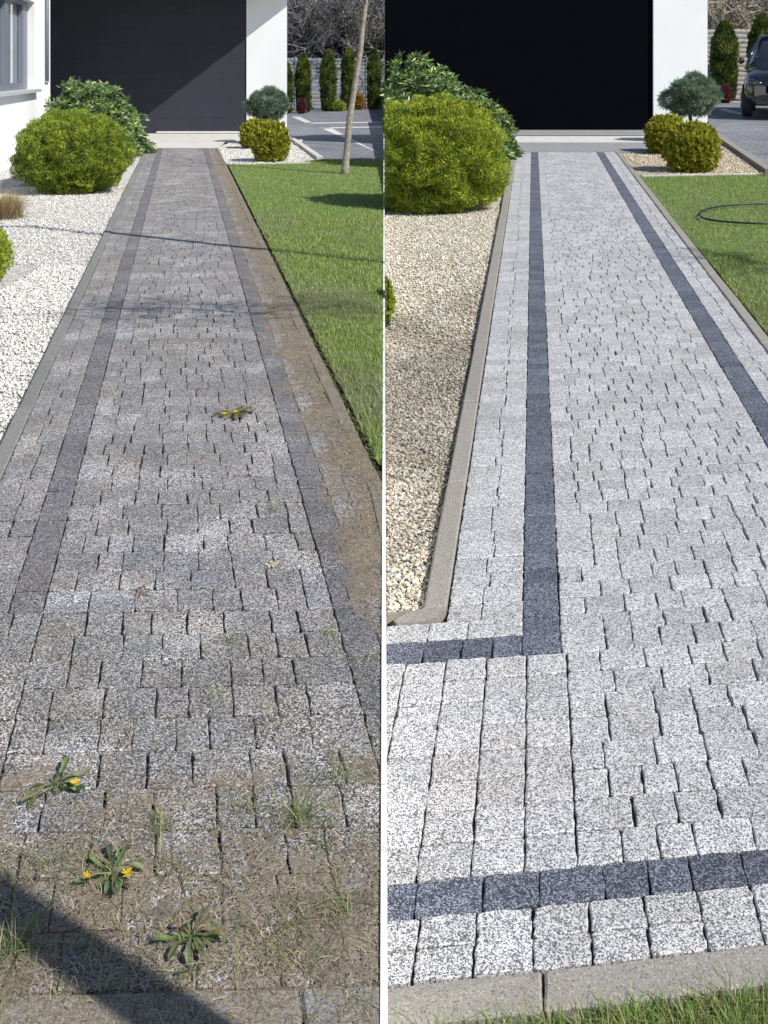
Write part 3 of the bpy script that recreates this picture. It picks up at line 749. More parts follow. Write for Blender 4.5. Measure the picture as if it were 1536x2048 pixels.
def core(root, rad, rz_off=.88, clipx=None, f=.8):
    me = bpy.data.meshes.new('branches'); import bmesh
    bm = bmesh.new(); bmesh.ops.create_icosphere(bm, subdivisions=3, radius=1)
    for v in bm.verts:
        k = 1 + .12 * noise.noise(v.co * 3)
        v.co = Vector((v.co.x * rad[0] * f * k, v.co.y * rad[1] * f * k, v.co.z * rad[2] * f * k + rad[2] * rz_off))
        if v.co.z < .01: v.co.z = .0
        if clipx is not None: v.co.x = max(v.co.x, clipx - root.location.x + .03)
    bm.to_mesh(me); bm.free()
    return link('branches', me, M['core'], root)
THUJA = [(.06, .10, .02), (.13, .20, .03), (.25, .33, .035), (.40, .46, .045), (.52, .56, .06)]
YEL = [(.08, .11, .015), (.18, .21, .02), (.34, .34, .025), (.50, .47, .04), (.62, .56, .07)]
PINE = [(.08, .13, .085), (.13, .20, .13), (.19, .27, .18), (.27, .35, .25), (.36, .43, .33)]
COLM = [(.035, .055, .015), (.07, .10, .02), (.12, .16, .03), (.18, .21, .04), (.25, .26, .055)]
# west globe thuja: x 35-265, y 218-390
def shrub(name, base, rad, n, size, pal, label, cat, group=None, seed=1, corep=True, **k):
    r = empty(name, base, label, cat, group)
    spray_shrub(r, rad, n, size, pal, seed, **k)
    if corep: core(r, rad, clipx=k.get('clipx'))
    return r
p = gl(120, 388)
shrub('globe_thuja', (p.x, p.y + .65, GZ), (.92, .75, .70), 100000, .036, THUJA, 'large rounded green thuja bush on white gravel by the white house wall', 'shrub', 'large round thuja bushes', 3, lump=.10, exp=2.0)
p = gr(868, 425)
shrub('globe_thuja', (p.x, p.y + .55, p.z + GZ), (1.05, .82, .86), 130000, .041, THUJA[1:], 'large bright green rounded thuja bush in front of the black garage door', 'shrub', 'large round thuja bushes', 5, lump=.12, clipx=.012)
p = gl(-48, 562)
shrub('globe_thuja', (p.x - .05, p.y + .12, GZ), (.31, .28, .29), 9000, .035, THUJA[1:], 'small green bush cut by the left border of the photo on white gravel', 'shrub', 'small green bushes beside the gravel', 8)
p = gr(742, 650)
shrub('globe_thuja', (p.x, p.y + .15, p.z + GZ), (.19, .25, .24), 9000, .035, THUJA[1:], 'sliver of small green bush standing on the cream gravel at the white edging', 'shrub', 'small green bushes beside the gravel', 8, clipx=.012)
# yellow balls west
for (x, y0, y1, hw, Yo, lab, sd) in ((510, 243, 300, 30, .0, 'round yellow green shrub half hidden left behind its twin beside the weathered path', 21),
                                      (539, 247, 326, 36, .0, 'round yellow green shrub in front on white gravel beside the weathered path', 22)):
    p = gl(x, y1 - 4); sc = (y1 - 4 - HOR) / H
    shrub('golden_globe_shrub', (p.x, p.y + hw / sc * .6, -.03), (hw / sc, hw / sc * .9, (y1 - y0) / sc / 1.88), 8000, .10, YEL, lab, 'shrub', 'round golden shrubs', sd, lump=.13, fq=5.5, depth=.3)
for (x, y0, y1, hw, lab, sd) in ((1341, 236, 312, 41, 'round golden shrub at the foot of the white pillar left of the front one', 31),
                                  (1393, 250, 349, 53, 'round golden shrub nearest the lawn of the clean plot', 32)):
    p = gr(x, y1 - 5); sc = (y1 - 5 - 87) / HE
    shrub('golden_globe_shrub', (p.x, p.y + hw / sc * .6, p.z - .03), (hw / sc, hw / sc * .9, (y1 - y0) / sc / 1.88), 13000, .085, YEL, lab, 'shrub', 'round golden shrubs', sd, lump=.13, fq=5.5, depth=.3)
# pine balls on stems
def pine_ball(base, zc, rad, n, label, seed, size):
    r = empty('pine_ball_tree', base, label, 'tree', 'pines trained as balls on a stem')
    q = bpy.data.objects.new('tmp', None)
    # three merging lobes
    vs = []
    h0 = zc - base[2]
    lobes = [((0, 0, 0), .80), ((-.58, .0, -.12), .50), ((-.3, -.3, .32), .46), ((.52, -.1, .05), .56), ((.12, 0, .62), .40), ((.30, .1, -.40), .5), ((-.25, .1, -.45), .42), ((.1, -.5, 0), .5), ((.45, 0, .42), .36)]
    C0 = []; DD = []
    for (o_, f) in lobes:
        m = int(n * f / 3.0); d = rng.normal(0, 1, (m, 3)); d /= np.linalg.norm(d, axis=1, keepdims=True)
        lp = 1 + .38 * fbm(d, 3.4, seed + o_[0] * 7) ; t = 1 - .35 * rng.uniform(0, 1, m)
        P = d * (lp * t * f * .76)[:, None] * np.array(rad) + np.array(o_) * 1.12 * np.array(rad) + np.array((0, 0, h0))
        C0.append(P); DD.append(d)
    P = np.concatenate(C0); d = np.concatenate(DD)
    D = d * .9 + rng.normal(0, .35, P.shape) + np.array((0, 0, .25)); D /= np.linalg.norm(D, axis=1, keepdims=True)
    cl = np.clip(fbm(P, 7, seed) * .8 + .5 + rng.normal(0, .18, len(P)), 0, .999); pal = np.array(PINE)
    idx = cl * (len(pal) - 1); i0 = idx.astype(int); f = (idx - i0)[:, None]; col = pal[i0] * (1 - f) + pal[i0 + 1] * f
    L_ = rng.uniform(.7, 1.3, len(P)) * size
    leaf_cards('needles', P, D, L_ * 1.15, L_ * .15, col, 'leaf', r)
    t_ = MB(); t_.tube([(0, 0, 0), (.02, 0, h0 * .4), (-.02, .01, h0 * .7), (0, 0, h0)], [.05, .045, .045, .04], 9)
    for a in range(6):
        an = a * 1.05; t_.tube([(0, 0, h0 * .72), (math.cos(an) * rad[0] * .4, math.sin(an) * rad[1] * .4, h0 * .9), (math.cos(an) * rad[0] * .65, math.sin(an) * rad[1] * .65, h0 + .08 * a / 6)], [.03, .02, .01], 6)
    t_.build('trunk', M['bark_dark'], r, smooth=True)
    return r
p = gl(534, 285); sc = (285 - HOR) / H
pine_ball((p.x, p.y, -.03), H - (210 - HOR) * p.y / FPX, (42 / sc, 38 / sc, 34 / sc), 12000, 'ball pruned blue green pine behind the yellow shrubs of the weathered plot', 41, .10)
p = gr(1383, 285); sc = (285 - 87) / HE
pine_ball((p.x, p.y + .1, p.z - .03), H - (193 - HOR) * p.y / FPX, (58 / sc, 50 / sc, 46 / sc), 18000, 'ball pruned blue green pine above the golden shrubs of the clean plot', 42, .085)

# rhododendrons: whorls of long leaves with buds
def rhodo(base, rad, whorls, label, seed, clipx=None, lf=.12, tilt=0.0):
    r = empty('rhododendron', base, label, 'shrub', 'rhododendrons behind the big thuja bushes')
    rx, ry, rz = rad
    d = rng.normal(0, 1, (whorls, 3)); d[:, 2] = np.abs(d[:, 2]) * .9 - .25; d /= np.linalg.norm(d, axis=1, keepdims=True)
    lp = 1 + .26 * fbm(d, 2.6, seed); t = 1 - .30 * rng.uniform(0, 1, whorls) ** 1.5
    T = d * (lp * t)[:, None] * np.array(rad); T[:, 2] += .38 * rz
    T[:, 2] += -tilt * T[:, 0]
    k = T[:, 2] > .03
    if clipx is not None: k &= (T[:, 0] + base[0] > clipx + .04)
    T = T[k]; d = d[k]
    C0 = []; D = []; L_ = []; W_ = []; col = []; bc = []; bd = []
    pal = np.array([(.07, .12, .045), (.11, .18, .06), (.15, .24, .08), (.20, .29, .10), (.27, .35, .10)])
    for P, dd in zip(T, d):
        ax = Vector(dd * .7 + np.array((0, 0, .55)) + rng.normal(0, .2, 3)).normalized()
        u = ax.orthogonal().normalized(); v = ax.cross(u); ph = rnd.uniform(0, 6.28); m = rnd.randint(7, 10)
        cc = pal[rnd.choice((0, 1, 1, 2, 2, 3, 4))]
        for i in range(m):
            an = ph + i * 6.283 / m + rnd.uniform(-.2, .2); el_ = rnd.uniform(.0, .75)
            di = (u * math.cos(an) + v * math.sin(an)) * math.cos(el_) + ax * math.sin(el_)
            q = Vector(P) - ax * rnd.uniform(0, .05)
            C0.append(q); D.append(di.normalized()); l = lf * rnd.uniform(.7, 1.25); L_.append(l); W_.append(l * .29)
            col.append(cc * rnd.uniform(.8, 1.25))
        if rnd.random() < .5: bc.append(Vector(P)); bd.append(ax)
    for q, ax in zip(bc, bd):
        for kk in range(3):
            C0.append(q); D.append((ax + Vector((rnd.gauss(0, .06), rnd.gauss(0, .06), 0))).normalized()); L_.append(lf * .42); W_.append(lf * .15); col.append(np.array((.42, .46, .13)))
    leaf_cards('leaves', np.array(C0), np.array(D), np.array(L_), np.array(W_), np.array(col), 'leaf_gloss', r, cup=.2)
    mb = MB(); mb.cur = (.12, .09, .06)
    for P in T[::4]:
        P = Vector(P); f0 = Vector((P.x * .12, P.y * .12, 0)); mid = Vector((P.x * .55, P.y * .55, P.z * .5))
        mb.tube([f0, mid, P], [.018, .012, .006], 5)
    mb.build('stems', M['bark_dark'], r, smooth=True)
    return r
p = gl(180, 312)
rhodo((p.x - .0, p.y + .7, GZ), (1.24, .95, 1.22), 1250, 'leafy rhododendron behind the rounded bush at the white house corner', 51, lf=.15, tilt=.30)
p = gr(880, 318)
rhodo((p.x, p.y + .4, p.z + GZ), (1.6, 1.05, 1.36), 1700, 'leafy rhododendron with pale buds spreading before the black garage door', 53, clipx=.012, lf=.17, tilt=.30)

# columnar thujas
def column(x, y0, y1, hw, P, hor, label, seed, n=5200, grp='columnar thujas along the concrete fence'):
    b_ = P(x, y1); sc = (y1 - hor) / (HE if hor < 100 else H); h = (y1 - y0) / sc; r = hw / sc
    root = empty('columnar_thuja', tuple(b_), label, 'tree', grp)
    d = rng.uniform(0, 6.283, n); t = rng.uniform(0, 1, n); prof = np.minimum(1, (1 - t) * 4.0) ** .55 * (.78 + .22 * np.sin(np.clip(t * 3.1, 0, 3.1)))
    Q = np.column_stack([np.cos(d), np.sin(d), t * 4]); lp = 1 + .22 * fbm(Q, 1.6, seed)
    rr = r * prof * lp * (1 - .3 * rng.uniform(0, 1, n))
    C0 = np.column_stack([np.cos(d) * rr, np.sin(d) * rr, t * h * .97])
    D = np.column_stack([np.cos(d) * .45, np.sin(d) * .45, np.ones(n)]) + rng.normal(0, .3, (n, 3)); D /= np.linalg.norm(D, axis=1, keepdims=True)
    pal = np.array(COLM); cl = np.clip(fbm(C0, 3.2, seed) * .8 + .45 + rng.normal(0, .18, n), 0, .999); idx = cl * (len(pal) - 1); i0 = idx.astype(int); f = (idx - i0)[:, None]
    col = pal[i0] * (1 - f) + pal[i0 + 1] * f
    L_ = rng.uniform(.7, 1.3, n) * .17
    leaf_cards('foliage', C0, D, L_, L_ * .4, col, 'leaf', root)
    m = MB(); m.tube([(0, 0, 0), (0, 0, h * .5), (0, 0, h * .93)], [r * .62, r * .66, r * .2], 9); m.build('trunk', M['core'], root, smooth=True)
    return root
for i, (x, y0, y1, hw, lab) in enumerate(((574, 128, 226, 9, 'columnar thuja mostly hidden behind the right edge of the white pillar'),
        (607, 108, 225, 14, 'dark columnar thuja with the reddish shrub at its foot'),
        (656, 100, 222, 14.5, 'columnar thuja midway between pillar and leaning street tree trunk'),
        (698, 96, 220, 14, 'columnar thuja half hidden by the leaning bare trunk'),
        (748, 98, 218, 13, 'columnar thuja right of the leaning trunk by the white edging'))):
    column(x, y0, y1, hw, gl, HOR, lab, 60 + i)
column(1449, 42, 203, 24, gr, 87, 'tall columnar thuja before the pale fence left of the black car', 71, n=9000)
column(1524, 28, 203, 24, gr, 87, 'columnar thuja partly hidden behind the black car', 73, n=9000)
# small colourful shrubs at the fence
def tuft(name, x, y0, y1, hw, P, hor, pal, label, seed):
    b_ = P(x, y1); sc = (y1 - hor) / (HE if hor < 100 else H)
    return shrub(name, tuple(b_), (hw / sc, hw / sc, (y1 - y0) / sc / 1.88), 1500, .16, pal, label, 'shrub', None, seed, lump=.15)
RED = [(.05, .015, .02), (.10, .03, .035), (.16, .05, .05), (.2, .08, .07)]
ORG = [(.16, .08, .02), (.3, .16, .03), (.42, .25, .05), (.5, .33, .08)]
tuft('barberry', 603, 199, 227, 8, gl, HOR, RED, 'small dark red shrub at the foot of the second fence thuja', 81)
tuft('juniper', 676, 203, 222, 14, gl, HOR, THUJA, 'low green shrub on the ground between two fence thujas', 82)
tuft('barberry', 719, 190, 219, 9, gl, HOR, ORG, 'small orange shrub right beside the leaning trunk', 83)
tuft('barberry', 1450, 172, 206, 11, gr, 87, RED, 'small dark red shrub under the tall thuja near the black car', 84)

# dry ornamental grass and boulder at the left margin
p = gl(18, 432)
r = empty('ornamental_grass', (p.x - .05, p.y + .1, GZ), 'tan dry ornamental grass clump at the left edge of the white gravel', 'plant')
n = 2600; P = np.column_stack([rng.normal(0, .07, n), rng.normal(0, .07, n)])
o = blades('dry_leaves', P, np.zeros(n), (.18, .42), (.003, .007), [(.48, .36, .20), (.55, .43, .26), (.38, .27, .15), (.30, .28, .13)], lean=.85, mat='straw', segs=4, parent=r)
def boulder(loc, rad, label, seed):
    import bmesh
    bm = bmesh.new(); bmesh.ops.create_icosphere(bm, subdivisions=3, radius=1)
    for v in bm.verts:
        k = 1 + .3 * noise.noise(v.co * 1.4 + Vector((seed, 0, 0))) + .08 * noise.noise(v.co * 5)
        v.co = Vector((v.co.x * rad[0] * k, v.co.y * rad[1] * k, max(-.05, v.co.z * rad[2] * k)))
    me = bpy.data.meshes.new('boulder'); bm.to_mesh(me); bm.free()
    o = link('boulder', me, M['boulder']); o.location = loc; tag(o, label, 'rock'); return o
p = gl(24, 368); boulder((p.x, p.y, GZ), (.28, .22, .16), 'grey boulder on the gravel between white wall and dry grass clump', 3)

# ------------------------------------------------------------------ bare trees
def grow(mb, p, d, L_, r, depth, col, wig=.25, split=(2, 3), seed=None, minr=.004, gravity=0.0):
    pts = [p]; rr = [r]; n = 4
    for i in range(n):
        d = (d + Vector((rnd.gauss(0, wig), rnd.gauss(0, wig), rnd.gauss(0, wig) - gravity)) * .5).normalized()
        p = p + d * L_ / n; pts.append(p); rr.append(max(minr, r * (1 - .45 * (i + 1) / n)))
    mb.cur = tuple(c * rnd.uniform(.8, 1.2) for c in col)
    mb.tube(pts, rr, 7 if r > .05 else (5 if r > .02 else 3), cap=False)
    if depth <= 0: return
    for k in range(rnd.randint(*split)):
        i = rnd.choice((2, 3, 4)); q = pts[i]
        a = Vector((rnd.gauss(0, 1), rnd.gauss(0, 1), rnd.gauss(.25, .7))).normalized()
        nd = (d * .75 + a * .75).normalized()
        grow(mb, q, nd, L_ * rnd.uniform(.6, .82), max(minr, rr[i] * .68), depth - 1, col, wig, split, minr=minr, gravity=gravity)
    grow(mb, pts[-1], d, L_ * .75, max(minr, rr[-1] * .85), depth - 1, col, wig, split, minr=minr, gravity=gravity)
# leaning young tree on the west lawn
b0 = gl(690, 347)
r = empty('young_tree', (b0.x, b0.y, -.03), 'slim leaning bare tree trunk growing from the lawn of the weathered plot', 'tree')
mb = MB()
def tp(x, y): return Vector(((x - 768) * b0.y / FPX - b0.x, 0, H - (y - HOR) * b0.y / FPX + .03))
tr = [tp(690, 349), tp(690.5, 338), tp(693, 310), tp(699, 240), tp(705, 200), tp(713, 150), tp(721, 100), tp(725, 60), tp(731, 12), tp(737, -60), tp(742, -130), tp(745, -200)]
mb.tube(tr, [.11, .078, .064, .060, .057, .053, .049, .045, .041, .037, .03, .02], 12)
for i in range(len(mb.v)):
    v = Vector(mb.v[i]); k = noise.noise(v * 9) * .008; mb.v[i] = (v.x + k, v.y + k, v.z)
mb.build('trunk', M['bark'], r, smooth=True)
mb = MB()
for i in range(9):
    z = tr[8 + i % 4]; grow(mb, z, Vector((rnd.gauss(0, .6), rnd.gauss(0, .6), .8)).normalized(), .9, .014, 2, (.12, .10, .08), minr=.004)
mb.build('crown', M['twig'], r)
# bare wood behind the fences
def bare(base, h, label, col, seed, depth=5, grp='bare trees behind the fences', r0=.16, minr=.014):
    global rnd
    sv = rnd; rnd = random.Random(seed)
    r = empty('bare_tree', base, label, 'tree', grp)
    t_ = MB(); t_.cur = col; top = Vector((rnd.gauss(0, .2), rnd.gauss(0, .2), h * .28))
    t_.tube([(0, 0, 0), top * .5, top], [r0, r0 * .85, r0 * .7], 8); t_.build('trunk', M['twig'], r)
    m = MB()
    for k in range(5):
        d = Vector((math.cos(k * 1.26 + seed), math.sin(k * 1.26 + seed), rnd.uniform(.6, 1.5))).normalized()
        grow(m, top * rnd.uniform(.75, 1), d, h * .26, r0 * .5, depth - 1, col, .35, minr=minr)
    m.build('crown', M['twig'], r); rnd = sv; return r
TW = [(.14, .13, .14), (.20, .18, .17), (.10, .095, .10), (.26, .23, .21)]
labs = ['bare tree behind the fence nearest the right side of the white pillar', 'bare tree behind the fence above the thuja with the reddish shrub', 'bare tree behind the fence left of the leaning trunk top',
        'bare tree behind the fence seen just right of the leaning trunk top']
for i, (x, Y, h) in enumerate(((585, 58, 8.5), (630, 61, 9), (680, 57.5, 8), (745, 60, 7.2))):
    bare(((x - 768) * Y / FPX, Y, -.1), h, labs[i], TW[i % 4], 100 + i, depth=5, minr=.018)
for i, (x, Y, h, lab) in enumerate(((1435, 49, 9, 'pale bare tree behind the fence right of the tall white pillar'), (1500, 51, 9, 'pale bare tree behind the fence above the black car'))):
    bare(((x - 768) * Y / FPX, Y, erz(Y, -.1)), h, lab, (.34, .28, .23), 120 + i, depth=5, minr=.014)
# dense twiggy thicket (stuff)
def thicket(name, x0, x1, y0, y1, z0, z1, n, cols, label, wd=.02, ln=(.5, 1.6)):
    P = np.column_stack([rng.uniform(x0, x1, n), rng.uniform(y0, y1, n), z0 + (z1 - z0) * rng.beta(1.1, 1.3, n)])
    D = rng.normal(0, 1, (n, 3)); D[:, 2] += .5; D /= np.linalg.norm(D, axis=1, keepdims=True)
    ci = rng.integers(0, len(cols), n); col = np.array(cols)[ci] * rng.uniform(.6, 1.3, (n, 1)); L_ = rng.uniform(*ln, n)
    r_ = np.cross(D, rng.normal(0, 1, (n, 3))); r_ /= np.linalg.norm(r_, axis=1, keepdims=True); W = (rng.uniform(.5, 1.5, n) * wd)[:, None]
    q = np.cross(D, r_); bend = rng.normal(0, .12, (n, 1)) * L_[:, None]
    mid = P + D * L_[:, None] * .5 + q * bend; end = P + D * L_[:, None]
    V = np.stack([P - r_ * W, P + r_ * W, mid + r_ * W * .6, mid - r_ * W * .6, end], 1).reshape(-1, 3)
    V2 = V + np.repeat(q * W, 5, axis=0); nV = len(V)
    F0 = np.array([(0, 1, 2), (0, 2, 3), (3, 2, 4)]); F = (F0[None] + (np.arange(n) * 5)[:, None, None]).reshape(-1, 3)
    o = arr(name, V, F, M['twig'], col=np.repeat(col, 5, axis=0)); tag(o, label, 'thicket', kind='stuff'); return o
thicket('thicket', -9, 2.5, 60, 66, 0, 6.4, 30000, [(.05, .055, .075), (.09, .09, .11), (.16, .15, .16), (.03, .03, .04)], 'dark leafless thicket filling the space behind the grey fence', .03)
thicket('thicket', 12, 30, 51, 57, erz(50, 0), erz(50, 7), 30000, [(.16, .13, .11), (.26, .22, .18), (.10, .085, .075), (.34, .29, .25)], 'brown leafless thicket behind the pale fence', .022)

# ------------------------------------------------------------------ fences
def fence(x0, y0, x1, y1, zb0, zb1, h, n, mat, label, ph=.14):
    d = Vector((x1 - x0, y1 - y0, 0)); L_ = d.length; ang = math.atan2(d.y, d.x)
    r = empty('concrete_fence', (x0, y0, zb0), label, 'fence', None, ang)
    slope = (zb1 - zb0) / L_
    for i in range(n + 1):
        m = MB(); u = L_ * i / n; z = slope * u
        m.box(u - .07, -.09, z - .2, u + .07, .09, z + h + .05); m.build('post', mat, r, bevel=.01)
    for i in range(n):
        m = MB(); u0 = L_ * i / n + .072; u1 = L_ * (i + 1) / n - .072; z = slope * (u0 + u1) / 2
        k = 5
        for j in range(k): m.box(u0, -.035, z + h * j / k + .008, u1, .035, z + h * (j + 1) / k - .008)
        m.build('panel', mat, r, bevel=.012)
    return r
Yf = A / (221 - HOR) + 1.2
fence(-8.5, 54.6, 0.9, 58.6, 0, 0, 2.75, 5, M['fence_w'], 'blue grey concrete panel fence behind the columnar thujas of the weathered plot')
Yg = AE / (203 - 87) + 1.3
fence(10.0, Yg, 32, Yg, erz(Yg, 0), erz(Yg, 0), 2.95, 8, M['fence_e'], 'pale concrete panel fence behind the thujas and the black car')

# ------------------------------------------------------------------ west house
YW = 33.0
hs = empty('white_house', (-9.9, 28.2, 0), 'white rendered house with anthracite garage door at the end of the weathered path', 'house')
def hp(x, y, z): return (x + 9.9, y - 28.2, z)
aw = -3.54
def sw(Y, off=0.0): return aw + KL * Y + off
class HB(MB):
    pass
# side wall block with a window opening (built as four wall pieces)
def wallpiece(m, ya, yb, z0, z1, thick=6.0):
    m.prism([(sw(ya) + 9.9 - thick, ya - 28.2), (sw(ya) + 9.9, ya - 28.2), (sw(yb) + 9.9, yb - 28.2), (sw(yb) + 9.9 - thick, yb - 28.2)], z0, z1)
wy0, wy1, wz0, wz1 = 19.4, 25.2, 1.52, 3.6
m = MB()
wallpiece(m, 15.5, wy0, -.2, 5.2); wallpiece(m, wy1, 28.2, -.2, 5.2)
wallpiece(m, wy0, wy1, -.2, wz0); wallpiece(m, wy0, wy1, wz1, 5.2)
m.build('wall', M['render'], hs)
m = MB(); m.prism([(sw(wy0) + 9.9 - .32, wy0 - 28.2), (sw(wy0) + 9.9 - .28, wy0 - 28.2), (sw(wy1) + 9.9 - .28, wy1 - 28.2), (sw(wy1) + 9.9 - .32, wy1 - 28.2)], wz0, wz1)
win = empty('window', hp(sw(22.3), 22.3, wz0)); win.parent = hs
def wloc(m, name, mat): # children of the window: same coordinates as the house, shifted
    o = m.build(name, mat, win); o.location = tuple(-c for c in hp(sw(22.3), 22.3, wz0)); return o
wloc(m, 'pane', M['pane'])
m = MB()
def wbar(ya, yb, z0, z1, d0=-.27, d1=-.17):
    m.prism([(sw(ya) + 9.9 + d0, ya - 28.2), (sw(ya) + 9.9 + d1, ya - 28.2), (sw(yb) + 9.9 + d1, yb - 28.2), (sw(yb) + 9.9 + d0, yb - 28.2)], z0, z1)
wbar(wy0, wy1, wz0 + .002, wz0 + .16); wbar(wy0, wy1, wz1 - .12, wz1 - .002)
for (ya, yb) in ((19.4, 19.7), (22.0, 22.5), (24.4, 25.19)): wbar(ya, yb, wz0 + .161, wz1 - .121)
wloc(m, 'frame', M['frame'])
m = MB(); wbar(wy0 - .1, wy1 + .25, wz0 - .07, wz0 + .001, -.166, .14); wloc(m, 'sill', M['sill'])
# dark tube standing in for a thin shadow line on the wall
m = MB(); yd = 27.1; m.tube([(sw(yd) + 9.9 + .06, yd - 28.2, 1.7), (sw(yd) + 9.9 + .06, yd - 28.2, 5.1)], .05, 10)
m.tube([(sw(yd) + 9.9 + .02, yd - 28.2, 1.62), (sw(yd) + 9.9 + .06, yd - 28.2, 1.7)], .05, 10)
m.build('shadow_line_tube', M['frame'], hs, smooth=True)
# garage front: pillar, side, lintel, door
m = MB()
px0, px1 = (493 - 768) * YW / FPX, (574 - 768) * YW / FPX
m.prism([(px0 + 9.9, YW - 28.2), (px1 + 9.9, YW - 28.2), (px1 + 9.9 + KL * 5, YW + 5 - 28.2), (px0 + 9.9 + KL * 5, YW + 5 - 28.2)], -.2, 4.28)
m.box(-14 + 9.9, YW + .4 - 28.2, -.2, px0 - .01 + 9.9 - .9, YW + 4.9 - 28.2, 4.28)
m.build('garage_wall', M['render'], hs)
d = MB()
nrow = 9; x0 = -11.2 + 9.9; x1 = px0 + 9.9 - .005
for i in range(nrow):
    z0 = .03 + i * .47; d.box(x0, YW + .035 - 28.2, z0, x1, YW + .1 - 28.2, z0 + .468)
do = d.build('garage_door', M['door'], hs, bevel=.003)
m = MB(); m.box(-7.15 + 9.9, YW + .0 - 28.2, .035, px0 + 9.9 - .2, YW + .032 - 28.2, .075); m.build('door_seal', M['edging'], do)
# unseen overhang above the entrance, its oblique edge shaped to cast the door shadow
m = MB()
cp = [(-2.8, -.005), (-11.5, -.005), (-11.5, -2.35), (-4.5, -2.35), (-4.3, -1.96), (-2.8, -.16)]
m.prism([(x + 9.9, y + YW - 28.2) for x, y in cp], 4.3, 4.46); m.build('shadow_canopy', M['render'], hs)
m = MB(); m.prism([(x + 9.9, y - 28.2) for x, y in ((-14.2, YW - .2), (px1 + .15, YW - .2), (px1 + .15 + KL * 5.2, YW + 5.2), (-14.2, YW + 5.2))], 4.465, 4.6); m.build('roof', M['slab_grey'], hs)
m = MB(); m.prism([(x + 9.9, y - 28.2) for x, y in ((sw(15.4) - 6, 15.4), (sw(15.4) + .3, 15.4), (sw(28.4) + .3, 28.4), (sw(28.4) - 6, 28.4))], 5.2, 5.4); m.build('roof', M['slab_grey'], hs)
m = MB(); m.box(-10.2 + 9.9, 29.2 - 28.2, -.1, px0 + 9.9 + .1, YW - 28.2 + .03, .012); m.build('threshold', M['slab'], hs)
t0 = gl(285, 297)
m = MB(); m.add([(hL[0] + KL * END_L, END_L, 0.004), (hL[7] + KL * END_L, END_L, .004), (hL[7] + .3 + KL * 29.2, 29.2, .004), (hL[0] + KL * 29.2 - .2, 29.2, .004)], [(0, 1, 2, 3)])
m.build('apron_paving', M['slab'])['kind'] = 'structure'

# ------------------------------------------------------------------ east garage
YE = 22.6 * U
ge = empty('white_garage', (0.02, YE, erz(YE, 0)), 'white rendered garage with wide black door at the end of the clean pale path', 'garage')
ex0, ex1 = (1307 - 768) * YE / FPX, (1415 - 768) * YE / FPX
zt = 4.2 - erz(YE, 0)
def gw(x0, x1, y0, m):
    # wall body with a roof that falls to the rear
    z0, z1, z2 = -.3, zt, zt - 1.6
    m.add([(x0, y0, z0), (x1, y0, z0), (x1, 3, z0), (x0, 3, z0), (x0, y0, z1), (x1, y0, z1), (x1, 3, z2), (x0, 3, z2)],
          [(0,3,2,1),(4,5,6,7),(0,1,5,4),(1,2,6,5),(2,3,7,6),(3,0,4,7)])
m = MB(); gw(ex0 - .02, ex1 - .02, 0, m); gw(0, ex0 - .025, .22, m); m.build('wall', M['render'], ge)
d = MB()
for i in range(8):
    z0 = .02 + i * .47
    if z0 + .47 > zt - .02: break
    d.box(0, .08, z0, ex0 - .025, .18, z0 + .468)
d.build('garage_door', M['door_black'], ge, bevel=.003)
m = MB(); yb = AE / 185.5
m.add([(0, yb - YE, erz(yb, .02) - erz(YE, 0)), (ex0 - .1, yb - YE, erz(yb, .02) - erz(YE, 0)), (ex0 - .1, .07, .02), (0, .07, .02)], [(0, 1, 2, 3)])
m.build('door_step', M['slab_grey'], ge)
# pale slab and grey slab rows across the end of the path (ground, structure)
def slab(nm, xa, xb, ya, yb_, z, mat, th=.12):
    v = gr(768, ya); Ya = AE / (ya - 87); Yb = AE / (yb_ - 87); m = MB()
    xa0, xb0 = (xa - 768) * Ya / FPX, (xb - 768) * Ya / FPX; xa1, xb1 = (xa - 768) * Yb / FPX, (xb - 768) * Yb / FPX
    m.add([(xa0, Ya, erz(Ya, z - th)), (xb0, Ya, erz(Ya, z - th)), (xb1, Yb, erz(Yb, z - th)), (xa1, Yb, erz(Yb, z - th)),
           (xa0, Ya, erz(Ya, z)), (xb0, Ya, erz(Ya, z)), (xb1, Yb, erz(Yb, z)), (xa1, Yb, erz(Yb, z))],
          [(0,3,2,1),(4,5,6,7),(0,1,5,4),(1,2,6,5),(2,3,7,6),(3,0,4,7)])
    o = m.build(nm, mat); o['kind'] = 'structure'; return o
slab('apron_paving', 1012, 1302, 285.5, 273, .012, M['slab'])
slab('apron_paving', 1020, 1300, 304.5, 286, .008, M['slab_grey'])

